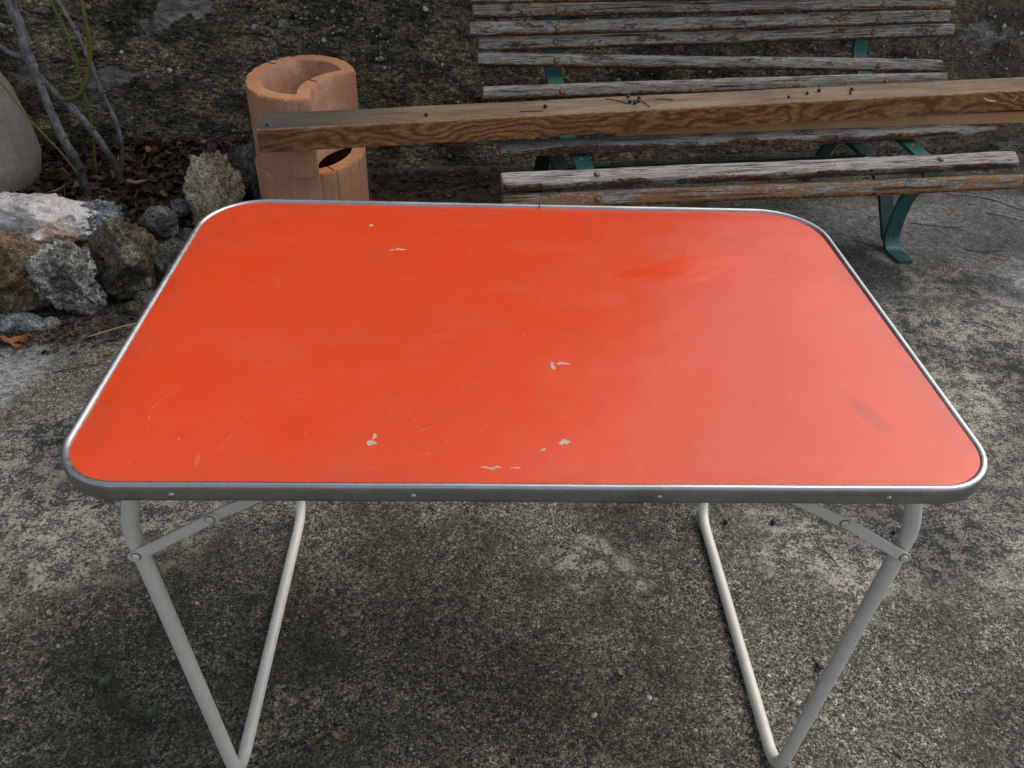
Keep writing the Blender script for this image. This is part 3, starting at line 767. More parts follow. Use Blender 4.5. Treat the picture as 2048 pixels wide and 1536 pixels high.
def build_table():
    root = empty('camping_table', (0, 0, 0))
    tag(root, 'folding camping table with orange red top, aluminium edge and cream tube legs', 'table')
    # top board
    ins = 0.0085
    nx, ny = 90, 64
    def half(y):
        y0, y1 = TY0 + ins, TD - ins; w = TW - ins; r = (RF if y < TD / 2 else RB) - ins
        d = max(0.0, r - min(y - y0, y1 - y))
        return w - r + math.sqrt(max(0.0, r * r - d * d))
    V, Fc = [], []
    ys = [TY0 + ins + (TD - TY0 - 2 * ins) * (0.5 - 0.5 * math.cos(math.pi * j / ny)) for j in range(ny + 1)]
    for lay in (0, 1):
        for y in ys:
            h = half(y)
            for i in range(nx + 1):
                x = -h + 2 * h * i / nx
                V.append((x, y, TZ + warp(x, y) if lay == 0 else TZ - 0.018))
    m = (nx + 1); L = m * (ny + 1); fm = []
    for j in range(ny):
        for i in range(nx):
            a = j * m + i
            Fc.append((a, a + 1, a + m + 1, a + m)); fm.append(0)
            Fc.append((L + a, L + a + m, L + a + m + 1, L + a + 1)); fm.append(1)
    link_mesh('table_top', V, Fc, [M['laminate'], M['hardboard']], root, fmat=fm)
    # rim: profile swept round the outline
    prof = [(0.0098, -0.0060), (0.0090, -0.0014), (0.0074, 0.0008), (0.0050, 0.0018), (0.0029, 0.0018), (0.0012, 0.0006), (0.0002, -0.0022), (0.0, -0.006), (0.0, -0.0165), (0.0006, -0.0198), (0.0026, -0.0215), (0.0100, -0.0220), (0.0100, -0.0202), (0.0030, -0.0196)]
    V, Fc = [], []
    base = rrect(0.0); n = len(base); k = len(prof)
    for i in range(n):
        p = Vector((*base[i], 0)); a = Vector((*base[i - 1], 0)); b = Vector((*base[(i + 1) % n], 0))
        t = (b - a).normalized(); nrm = Vector((-t.y, t.x, 0))
        wv = 0.0007 * mn.noise((p.x * 5, p.y * 5, 1.0))
        for (q, z) in prof: V.append(p + nrm * (q + wv) + Vector((0, 0, TZ + z + wv)))
    for i in range(n):
        for j in range(k - 1):
            a, b = i * k + j, ((i + 1) % n) * k + j
            Fc.append((a, a + 1, b + 1, b))
    link_mesh('rim', V, Fc, M['alu'], root)
    # joint of the rim at the back
    v, f = box_geo(0.0385, 0.0395, TD - 0.011, TD + 0.0006, TZ - 0.020, TZ + 0.003)
    link_mesh('rim_joint', v, f, M['berry'], root, smooth=False)
    for x in (-0.372, -0.128, 0.127, 0.371):
        link_mesh('screw', *dome_geo((x, TY0 - 0.0001, 0.6385), (0, -1, 0), 0.0034, 0.0022, 12), M['steel'], root)
    # leg frames: one bent tube each
    for s, off in ((-1, 0.0), (1, 0.004)):
        X0, X1, X2 = (0.4295 - off) * s, (0.4540 - off) * s, (0.4135 - 1.8 * off) * s
        r = 0.0097; gy = 0.045; fy = 0.030; by = 0.600; zf = r + 0.002
        f1 = fillet([(X0, gy, 0.632), (X1, gy, 0.538), (X2, fy, zf), (X2, by, zf), (X1, by - 0.012, 0.538), (X0, by - 0.012, 0.632)],
                    [0.018, 0.045, 0.07, 0.018], 9)
        link_mesh('leg_frame', *tube_geo(f1, r, 20), M['paint'], root)
        link_mesh('leg_hinge', *tube_geo([(X0, gy - 0.018, 0.628), (X0, gy + 0.02, 0.628)], 0.0085, 12), M['paint'], root)
        for (yy, d) in ((0.0315, -1), (0.588 + 0.0135, 1)):
            A = Vector(((0.450 - off) * s, yy, 0.505)); B = Vector((0.356 * s, yy, 0.5655)); Cc = Vector((0.262 * s, yy, 0.6185))
            def strip(p, q, y, w=0.0066, th=0.0011):
                t = (q - p).normalized(); nn = Vector((-t.z, 0, t.x)); V = []
                N = 6
                ring = []
                for j in range(N + 1):
                    a = math.pi * (0.5 + j / N); ring.append(p + (t * math.cos(a) + nn * math.sin(a)) * w)
                for j in range(N + 1):
                    a = math.pi * (-0.5 + j / N); ring.append(q + (t * math.cos(a) + nn * math.sin(a)) * w)
                K = len(ring)
                V = [(v.x, y - th, v.z) for v in ring] + [(v.x, y + th, v.z) for v in ring]
                Fc = [tuple(range(K)), tuple(range(2 * K - 1, K - 1, -1))] + [(i, i + K, (i + 1) % K + K, (i + 1) % K) for i in range(K)]
                return V, Fc
            b1 = sharp(link_mesh('brace', *strip(A - (B - A).normalized() * 0.004, B + (B - A).normalized() * 0.004, yy), M['paint'], root))
            b2 = sharp(link_mesh('brace', *strip(B - (Cc - B).normalized() * 0.006, Cc, yy + 0.0026 * (1 if s < 0 else -1)), M['paint'], root))
            for P_, pa, dd in ((A, b1, 0.0012), (B, b2, 0.0012 if s < 0 else 0.0039)):
                link_mesh('washer', *dome_geo(P_ + Vector((0, d * dd, 0)), (0, d, 0), 0.0060, 0.0007, 14), M['twig'], pa)
            link_mesh('rivet', *dome_geo(A + Vector((0, d * 0.0012, 0)), (0, d, 0), 0.0048, 0.0030, 12), M['paint'], b1)
            link_mesh('rivet', *dome_geo(B + Vector((0, d * (0.0012 if s < 0 else 0.0039), 0)), (0, d, 0), 0.0050, 0.0030, 12), M['paint'], b2)
build_table()

# ------------------------------------------------------------------ BENCH
BF = Vector((1.32, 1.753, 0)); BA = math.radians(9.5)
BU = Vector((math.cos(BA), math.sin(BA), 0)); BV = Vector((-math.sin(BA), math.cos(BA), 0))
def bl(u, v, h): return BF + BU * u + BV * v + Vector((0, 0, h))
def slat_geo(L, w, t, seed, rr=0.010, cut=0.0):
    """length along x, thickness t along y, width w along z; rounded front edges, slightly bowed and worn ends"""
    rng = random.Random(seed)
    N, sec = 56, []
    for (cy, cz, a0) in ((-t / 2 + rr, -w / 2 + rr, 180), (t / 2 - 0.003, -w / 2 + 0.003, 270), (t / 2 - 0.003, w / 2 - 0.003, 0), (-t / 2 + rr, w / 2 - rr, 90)):
        q = rr if cy < 0 else 0.003
        for j in range(4):
            a = math.radians(a0 + 30 * j); sec.append((cy + q * math.cos(a), cz + q * math.sin(a)))
    K = len(sec); V, Fc = [], []
    bow = rng.uniform(-0.004, 0.004)
    for i in range(N + 1):
        s = i / N; x = (s - 0.5) * L
        oz = bow * (1 - (2 * s - 1) ** 2) + 0.0022 * mn.noise((x * 3, seed * 3.3, 0))
        oy = 0.0018 * mn.noise((x * 3, seed * 5.3, 7))
        sc = 0.93 if i in (0, N) else 1.0
        if cut and s > 1 - cut: sc = max(0.3, (1 - s) / cut)
        for j, (y, z) in enumerate(sec):
            d = 1 + 0.06 * mn.noise((x * 12, y * 60 + seed, z * 60))
            V.append((x + (0.004 * mn.noise((y * 120, z * 120, seed)) if i in (0, N) else 0), y * sc * d + oy, z * sc * d + oz))
    for i in range(N):
        for j in range(K):
            k = (j + 1) % K
            Fc.append((i * K + j, (i + 1) * K + j, (i + 1) * K + k, i * K + k))
    Fc.append(tuple(range(K))); Fc.append(tuple(N * K + j for j in reversed(range(K))))
    return V, Fc
SLATS = [  # left centre, right centre, width, thickness, tilt from upright (deg), material, part label
    ((-0.091, 1.983, 0.693), (1.466, 2.269, 0.705), 0.040, 0.022, 8, 'slat_grey', None),
    ((-0.085, 2.015, 0.645), (1.493, 2.270, 0.660), 0.040, 0.022, 9, 'slat_grey', None),
    ((-0.093, 1.997, 0.600), (1.498, 2.285, 0.615), 0.042, 0.022, 10, 'slat_grey', None),
    ((-0.066, 2.013, 0.555), (1.539, 2.299, 0.570), 0.040, 0.022, 10, 'slat_grey', 'slat with flaking orange paint'),
    ((-0.069, 2.000, 0.513), (1.480, 2.192, 0.480), 0.040, 0.022, 12, 'slat_grey', 'crooked slat hanging lower at its right end'),
    ((-0.051, 1.905, 0.440), (1.482, 2.140, 0.453), 0.041, 0.024, 14, 'slat_grey', None),
    ((-0.006, 1.671, 0.361), (1.581, 1.932, 0.366), 0.052, 0.026, 78, 'slat_seat', 'rear seat slat split to a point at its right end'),
    ((-0.001, 1.482, 0.343), (1.538, 1.719, 0.348), 0.050, 0.028, 60, 'slat_seat', None),
    ((0.004, 1.462, 0.293), (1.558, 1.682, 0.293), 0.044, 0.026, 18, 'slat_orange', 'front edge slat covered in peeling orange paint'),
]
def strip_geo(path, width, th):
    """flat iron bent along a (v,h) path; width runs along the bench (x of the frame)"""
    P = [Vector((0, p[0], p[1])) for p in path]
    n = len(P); V, Fc = [], []
    for i in range(n):
        t = (P[min(i + 1, n - 1)] - P[max(i - 1, 0)]).normalized()
        nn = Vector((0, -t.z, t.y))
        for (a, b) in ((-1, -1), (1, -1), (1, 1), (-1, 1)):
            V.append(P[i] + Vector((a * width / 2, 0, 0)) + nn * b * th / 2)
    for i in range(n - 1):
        for j in range(4):
            k = (j + 1) % 4
            Fc.append((i * 4 + j, i * 4 + k, (i + 1) * 4 + k, (i + 1) * 4 + j))
    Fc.append((3, 2, 1, 0)); Fc.append(tuple((n - 1) * 4 + j for j in range(4)))
    return V, Fc
def c2(pts, n=7): return [(p.x, p.y) for p in catmull([(a, b, 0) for a, b in pts], n)]
def build_bench():
    root = empty('garden_bench', BF, (0, 0, BA))
    tag(root, 'old garden bench of grey weathered slats on green iron legs by the wall', 'bench')
    inv = Matrix.Rotation(-BA, 3, 'Z')
    def tol(p): return inv @ (Vector(p) - BF)
    for k, (a, b, w, t, tilt, mat, lab) in enumerate(SLATS):
        a, b = tol(a), tol(b); d = b - a; L = d.length
        v, f = slat_geo(L, w, t, k + 1, cut=0.10 if k == 6 else 0.0, rr=0.0105)
        X = d.normalized(); tl = math.radians(tilt)
        Yv = Vector((0, math.cos(tl), -math.sin(tl))); Yv = (Yv - X * Yv.dot(X)).normalized(); Z = X.cross(Yv)
        m = Matrix((X, Yv, Z)).transposed().to_4x4(); m.translation = (a + b) / 2
        s = sharp(link_mesh('slat', v, f, M[mat], root), 50)
        s.matrix_local = m
        if lab: s['label'] = lab
        if k == 6: continue
        for u in (-1.085, -0.0 if k < 6 else -0.045):
            x = (u - a.x) / (b.x - a.x) * L - L / 2
            link_mesh('bolt', *dome_geo((x, -t / 2 - 0.0002, 0.0), (0, -1, 0), 0.0072, 0.0042, 12), M['bolt'], s)
            link_mesh('washer', *dome_geo((x, -t / 2 - 0.0001, 0.0), (0, -1, 0), 0.0094, 0.0012, 12), M['twig'], s)
    back = c2([(0.60, 0.80), (0.545, 0.68), (0.525, 0.60), (0.515, 0.53), (0.495, 0.48), (0.425, 0.425), (0.385, 0.37), (0.30, 0.337), (0.15, 0.334), (0.06, 0.324), (0.005, 0.312), (-0.02, 0.285), (-0.022, 0.258), (0.005, 0.235), (0.040, 0.190), (0.052, 0.140), (0.056, 0.080), (0.050, 0.030), (0.020, 0.006), (-0.05, 0.004)])
    arch = c2([(0.640, 0.004), (0.605, 0.03), (0.571, 0.105), (0.535, 0.168), (0.480, 0.212), (0.400, 0.228), (0.30, 0.220), (0.22, 0.195), (0.158, 0.155), (0.115, 0.100), (0.075, 0.045), (0.0605, 0.03)])
    for u in (-1.085, -0.018):
        fr = empty('leg_frame', (u, 0, 0)); fr.parent = root
        sharp(link_mesh('seat_and_back_strip', *strip_geo(back, 0.050, 0.013), M['green'], fr))
        sharp(link_mesh('arched_leg', *strip_geo(arch, 0.048, 0.013), M['iron_arch' if u > -0.5 else 'iron_shaded'], fr))
        sharp(link_mesh('bracket', *box_geo(-0.018, 0.018, 0.375, 0.40, 0.232, 0.336), M['green'], fr, smooth=False))
        for (vv, hh, nr) in ((0.1, 0.3335, (0, -0.15, 1)), (0.4505, 0.063, (0, -1, 0.1)), ):
            if vv < 0.2: link_mesh('bolt', *dome_geo((0, vv, hh), nr, 0.008, 0.004, 10), M['bolt'], fr)
        for hh in (0.05, 0.10):
            link_mesh('bolt', *dome_geo((0.002, 0.0515, hh), (0, -1, 0), 0.004, 0.0015, 8), M['berry'], fr).location = (0, -0.003, 0)
    sharp(link_mesh('stretcher', *box_geo(-1.066, -0.037, 0.285, 0.292, 0.195, 0.232), M['iron_shaded'], root, smooth=False))
build_bench()

# ------------------------------------------------------------------ BEAM AND BOARD
def plank_geo(L, d, h, seed, nx=60, tail=0.0):
    V, Fc = [], []
    e = 0.0025
    sec = [(0, 0), (0, h - e), (e, h), (d - e, h), (d, h - e), (d, 0)]
    K = len(sec)
    for i in range(nx + 1):
        x = L * i / nx
        for (y, z) in sec:
            V.append((x + (0.003 * mn.noise((y * 70, z * 70, seed)) if i in (0, nx) else 0), y + 0.0018 * mn.noise((x * 4, z * 20, seed)), z + 0.0014 * mn.noise((x * 5, y * 20, seed + 3))))
    fm = []
    for i in range(nx):
        for j in range(K):
            k = (j + 1) % K
            Fc.append((i * K + j, (i + 1) * K + j, (i + 1) * K + k, i * K + k)); fm.append(1 if j in (2, 3) else 0)
    Fc.append(tuple(range(K))); Fc.append(tuple(nx * K + j for j in reversed(range(K)))); fm += [0, 0]
    return V, Fc, fm
BEAM_A = Vector((-0.635, 1.500, 0.400)); BEAM_B = Vector((1.654, 1.940, 0.424))
def frame_from(a, b):
    X = (b - a).normalized(); Y = Vector((0, 0, 1)).cross(X).normalized(); Z = X.cross(Y)
    m = Matrix((X, Y, Z)).transposed().to_4x4(); m.translation = a
    return m
BEAM_M = frame_from(BEAM_A, BEAM_B)
BEAM_H, BEAM_D = 0.062, 0.122
def on_beam(x, y):
    """point on the beam's top near world x,y"""
    p = BEAM_M.inverted() @ Vector((x, y, 0.46)); p.y = min(max(p.y, 0.006), BEAM_D - 0.006); p.z = BEAM_H
    return BEAM_M @ p
def build_beam():
    v, f, fm = plank_geo(2.95, BEAM_D, BEAM_H, 2.0, 90)
    o = link_mesh('wooden_beam', v, f, [M['beam_front'], M['beam_top']], fmat=fm); sharp(o, 25)
    o.matrix_world = BEAM_M
    tag(o, 'long brown timber beam with strong grain lying across the bench seat', 'beam')
    def onfront(x, z0): return (x, -0.0012, z0)
    st = link_mesh('staple', *tube_geo([(2.165, -0.003, 0.045), (2.185, -0.004, 0.036), (2.212, -0.003, 0.033)], 0.0016, 6), M['white'], o)
    st['label'] = 'white staple in the front face'
    s2 = link_mesh('staple', *tube_geo([(2.262, -0.003, 0.041), (2.270, -0.006, 0.029), (2.285, -0.006, 0.048)], 0.0010, 6), M['steel'], o)
    v, f, fm = plank_geo(2.2, 0.10, 0.035, 6.0, 50)
    bm_ = frame_from(Vector((0.34, 1.745, 0.3755)), Vector((1.69, 1.958, 0.3785)))
    p = link_mesh('wooden_board', v, f, [M['board'], M['board']], fmat=fm); sharp(p, 25)
    p.matrix_world = bm_
    tag(p, 'pale raw wooden board sandwiched beneath the brown beam', 'board')
    ivb, fcb = ICO[2]
    for (x, y, r) in ((-0.614, 1.53, .0042), (-0.205, 1.62, .0055), (0.123, 1.70, .0060), (0.371, 1.80, .0058), (0.369, 1.752, .0060), (0.383, 1.744, .0070), (0.394, 1.758, .0060), (0.402, 1.79, .0052), (0.852, 1.823, .0045), (0.919, 1.858, .0048), (0.963, 1.884, .0058), (1.069, 1.90, .0058), (1.053, 1.866, .0045)):
        q = on_beam(x, y)
        b = link_mesh('berry', [(c.x * r, c.y * r, c.z * r * 0.92) for c in ivb], fcb, M['berry'], loc=q + Vector((0, 0, r * 0.9)))
        tag(b, 'black berry alone on the grey stained left end of the beam' if x < -0.5 else 'black berry on the beam between its stained end and the bench slats' if x < 0 else 'lone black berry on the beam left of the berry cluster' if x < 0.2 else
            'one of the black berries clustered among twigs on the beam' if x < 0.5 else 'one of the scattered black berries on the right half of the beam', 'berry', None if x < 0.2 else 'berries clustered among twigs on the beam' if x < 0.5 else 'scattered berries on the right half of the beam')
    for (pts, lab) in (([(0.303, 1.784), (0.335, 1.770), (0.363, 1.743)], 'longest dark twig on the beam, running into the berry cluster'), ([(0.40, 1.776), (0.412, 1.75), (0.421, 1.716)], 'short dark twig on the beam right of the berry cluster'),
                ([(0.45, 1.787), (0.475, 1.79), (0.501, 1.785)], 'thin twig along the back of the beam beyond the berry cluster'), ([(0.049, 1.665), (0.08, 1.668), (0.115, 1.672)], 'thin twig on the beam left of the berry cluster')):
        pp = [on_beam(*q) + Vector((0, 0, 0.0022)) for q in pts]
        tag(link_mesh('twig', *tube_geo(catmull(pp, 4), 0.0013, 5), M['twig']), lab, 'twig')
build_beam()

# ------------------------------------------------------------------ TERRACOTTA BLOCKS
def terra(name, c, z0, h, rx, ry, irx, iry, a0, a1, bite, label, seed, rot=0.0, flute=18, groove=0.012, wall=0.032):
    """fluted round planter block with a concave bite: outer arc from angle a1 round to a0, closed by an arc that curves inwards; open pocket on top"""
    NO, NB = 180, 40
    A0, A1 = math.radians(a0), math.radians(a1)
    span = 2 * math.pi - (A1 - A0)
    out, kind = [], []
    for i in range(NO + 1):
        a = A1 + span * i / NO
        g = max(0.0, math.cos(flute * (i / NO) * 2 * math.pi) - 0.80) / 0.20
        q = 1 - groove * g
        out.append(Vector((rx * q * math.cos(a), ry * q * math.sin(a), 0))); kind.append(0)
    p0, p1 = out[-1].copy(), out[0].copy()
    ch = p1 - p0; L = ch.length; d = ch.normalized(); nrm = Vector((-d.y, d.x, 0))
    if nrm.dot(-(p0 + p1)) < 0: nrm = -nrm
    Rb = (L * L / 4 + bite * bite) / (2 * bite); cb = (p0 + p1) / 2 + nrm * (bite - Rb)
    def arc(pa, pb, r, n):
        """points strictly between pa and pb on the circle round cb"""
        ta = math.atan2(pa.y - cb.y, pa.x - cb.x); tb = math.atan2(pb.y - cb.y, pb.x - cb.x)
        dt = (tb - ta + math.pi) % (2 * math.pi) - math.pi
        return [cb + Vector((math.cos(ta + dt * i / n), math.sin(ta + dt * i / n), 0)) * r for i in range(1, n)]
    bt = arc(p0, p1, Rb, NB); out += bt; kind += [1] * len(bt)
    # pocket: inner ellipse outside the widened bite circle
    R2 = Rb + wall; M_ = 1440
    ok = [(Vector((irx * math.cos(2 * math.pi * i / M_), iry * math.sin(2 * math.pi * i / M_), 0)) - cb).length > R2 for i in range(M_)]
    st = next(i for i in range(M_) if ok[i] and not ok[i - 1]); ln = 0
    while ok[(st + ln) % M_]: ln += 1
    inn = []
    for i in range(NO + 1):
        a = 2 * math.pi * (st + (ln - 1) * i / NO) / M_
        inn.append(Vector((irx * math.cos(a), iry * math.sin(a), 0)))
    inn += arc(inn[-1].copy(), inn[0].copy(), R2, NB)
    n = len(out); cen = sum(inn, Vector()) / n
    V, Fc, fm = [], [], []
    def rag(p): return mn.noise((p.x * 42 + seed, p.y * 42, 1.0)) * 0.6 + mn.noise((p.x * 120, p.y * 120, 1 + seed)) * 0.4
    hz = [0.0, 0.3, 0.6, 0.9, 0.975]
    for s_ in hz:
        for i in range(n): V.append(out[i] + Vector((0, 0, h * s_)))
    for i in range(n):
        chip = (0.0015 + 0.024 * max(0.0, rag(out[i]) - 0.03)) if kind[i] == 0 else 0.0012
        V.append(out[i] - out[i].normalized() * chip + Vector((0, 0, h + (0.0016 * rag(out[i] * 1.7) if kind[i] == 0 else 0.0))))
    for i in range(n):
        m_ = out[i].lerp(inn[i], 0.5)
        V.append(m_ + Vector((0, 0, h + 0.0012 * mn.noise((m_.x * 60, m_.y * 60, seed)))))
    for i in range(n): V.append(inn[i] + Vector((0, 0, h)))
    for q, s_ in ((0.985, 0.985), (0.965, 0.5), (0.95, 0.12)):
        for i in range(n): V.append(cen + (inn[i] - cen) * q + Vector((0, 0, h * s_)))
    rows = len(hz) + 6
    for r in range(rows - 1):
        for i in range(n):
            k = (i + 1) % n
            Fc.append((r * n + i, r * n + k, (r + 1) * n + k, (r + 1) * n + i))
            if r < len(hz) - 1: fm.append(0 if (kind[i] == 0 and kind[k] == 0) else 2)
            elif r <= len(hz) + 1: fm.append(1)
            else: fm.append(2)
    Fc.append(tuple((rows - 1) * n + i for i in range(n))); fm.append(2)
    Fc.append(tuple(reversed(range(n)))); fm.append(0)
    R = Matrix.Rotation(rot, 3, 'Z')
    o = link_mesh(name, [R @ v for v in V], Fc, [M['terra'], M['terra_top'], M['terra_in']], fmat=fm, loc=(c[0], c[1], z0))
    sharp(o, 30)
    for (i0, name_) in ((int(NO * 0.47), 'rim_crack'), (NO + NB // 2, 'rim_crack')):
        a, b = R @ out[i0 % n], R @ inn[i0 % n]
        pth = [a.lerp(b, t) + Vector((0.002 * mn.noise((t * 5, seed, i0)), 0.002 * mn.noise((t * 5, i0, seed)), h + 0.0008)) for t in (0.02, 0.3, 0.6, 0.98)]
        link_mesh(name_, *tube_geo(pth, 0.0013, 5), M['berry'], o)
    return tag(o, label, 'planter block', 'stacked terracotta planter blocks')
terra('terracotta_block', (-0.575, 1.858), 0.02, 0.247, 0.157, 0.200, 0.118, 0.158, -67, 14, 0.050, 'lower fluted terracotta planter block standing on the soil', 3, math.radians(165), 17, 0.018)
terra('terracotta_block', (-0.580, 1.863), 0.268, 0.224, 0.155, 0.213, 0.116, 0.166, -67, 14, 0.053, 'upper terracotta planter block with open crescent top behind the beam', 8, 0.0, 20, 0.010)

# ------------------------------------------------------------------ ROCKS
def rock(c, e, mat, label, seed, amp=0.22, rot=(0, 0, 0), sub=5, flat=0.0, name='rock', freq=1.6, tilt_x=0.0):
    iv, fc = ICO[sub]; rng = random.Random(seed); o3 = Vector((rng.uniform(0, 50), rng.uniform(0, 50), rng.uniform(0, 50)))
    planes = []
    for _ in range(9):
        n = Vector((rng.gauss(0, 1), rng.gauss(0, 1), rng.gauss(0, 0.8))).normalized(); planes.append((n, rng.uniform(0.62, 0.92)))
    V = []; me_ = (e[0] + e[1] + e[2]) / 3; fe = Vector((e[0], e[1], e[2])) / me_
    for v in iv:
        p = v.copy()
        for n, d in planes:
            q = p.dot(n)
            if q > d: p -= n * (q - d) * 0.85
        q = Vector((p.x * fe.x, p.y * fe.y, p.z * fe.z)) * freq + o3
        big = mn.noise(q * 0.9)
        rid = 1 - abs(mn.noise(q * 2.1)) * 2.4
        med = mn.noise(q * 4.3); fin = abs(mn.noise(q * 8.5)); ff = mn.noise(q * 19.0); f3 = abs(mn.noise(q * 38.0))
        d1 = mn.voronoi(q * 3.6)[0][0]
        pit = max(0.0, 1 - d1 / 0.42)
        k = 1 + amp * (0.6 * big + 0.34 * rid + 0.34 * med - 0.42 * fin + 0.14 * ff - 0.16 * f3 - 0.42 * pit * pit)
        V.append(Vector((p.x * e[0] * k, p.y * e[1] * k, p.z * e[2] * k)))
    o = link_mesh(name, V, fc, M[mat], loc=c, rot=tuple(math.radians(a) for a in rot))
    return tag(o, label, 'rock', 'rocks edging the soil bed')
rock((-1.325, 1.545, 0.190), (0.205, 0.085, 0.062), 'quartz', 'long white and orange quartz rock lying on top of the edging row', 21, 0.30, (0, 6, -3))
rock((-1.165, 1.560, 0.165), (0.105, 0.070, 0.055), 'bluegrey', 'blue grey rock jutting out right of the white quartz rock', 22, 0.30, (0, -14, 8))
rock((-1.240, 1.470, 0.148), (0.088, 0.060, 0.044), 'quartz', 'pinkish white lump squeezed under the long quartz rock', 23, 0.32, (0, -12, 0))
rock((-1.305, 1.345, 0.110), (0.115, 0.085, 0.125), 'brown', 'large ochre brown rock at the left edge of the photo', 24, 0.28, (0, -10, 12))
rock((-1.160, 1.350, 0.097), (0.082, 0.068, 0.120), 'pitted', 'pale grey pitted rock standing beside the ochre brown rock', 25, 0.34, (0, -14, -8))
rock((-1.025, 1.425, 0.112), (0.096, 0.078, 0.118), 'mossy', 'mossy brown rounded rock standing nearest the left table edge', 26, 0.24, (0, -8, 5))
rock((-0.972, 1.570, 0.165), (0.050, 0.042, 0.055), 'grey', 'small layered grey rock sitting alone on the leaves', 27, 0.30, (0, -16, 0), sub=4)
rock((-0.925, 1.490, 0.082), (0.066, 0.060, 0.066), 'darkgrey', 'greenish grey rock half hidden by the left table edge', 28, 0.28, (0, 10, 0), sub=4)
rock((-0.873, 1.775, 0.150), (0.088, 0.075, 0.142), 'tan', 'tall tan lumpy rock standing behind the table corner', 29, 0.34, (0, 10, 0))
rock((-0.800, 1.990, 0.105), (0.115, 0.095, 0.130), 'darkgrey', 'dark grey lichened rock between tan rock and terracotta blocks', 30, 0.28, (0, 14, 20))
rock((-1.285, 1.262, 0.010), (0.095, 0.045, 0.028), 'bluegrey', 'low flat bluish rock at the foot of the ochre brown rock', 31, 0.26, (0, 0, 4), sub=4)
rock((-1.188, 1.268, 0.008), (0.026, 0.022, 0.020), 'grey', 'pebble sized grey rock below the pitted rock', 32, 0.26, sub=3)
rock((-0.985, 1.345, 0.012), (0.042, 0.028, 0.026), 'mossy', 'small dark brown rock under the mossy brown rock', 33, 0.30, sub=3)
rock((-0.965, 1.735, 0.128), (0.038, 0.032, 0.026), 'bluegrey', 'small dark blue grey rock left of the tan rock', 34, 0.30, sub=3)
rock((-1.155, 1.490, 0.100), (0.045, 0.050, 0.035), 'brown', 'small rusty brown rock wedged between pitted and mossy rocks', 35, 0.30, sub=4)
rock((-0.955, 1.380, 0.020), (0.05, 0.045, 0.03), 'darkgrey', 'low dark rock beneath the greenish grey rock by the table edge', 36, 0.30, sub=4)
rock((-0.905, 1.60, 0.06), (0.06, 0.055, 0.06), 'darkgrey', 'dark grey rock just left of the table corner', 37, 0.3, sub=4)

# big rendered boulder at the left edge
def build_boulder():
    iv, fc = ICO[5]; V = []
    for v in iv:
        k = 1 + 0.05 * mn.noise(v * 1.3 + Vector((3, 1, 2))) + 0.014 * mn.noise(v * 6) + 0.006 * mn.noise(v * 30) + 0.004 * mn.noise(v * 70)
        V.append((v.x * 0.295 * k, v.y * 0.26 * k, v.z * (0.43 if v.z > 0 else 0.24) * k))
    o = link_mesh('boulder', V, fc, M['render'], loc=(-1.735, 1.900, 0.225))
    tag(o, 'large smooth beige boulder cut off by the left edge behind the shrub', 'boulder')
build_boulder()

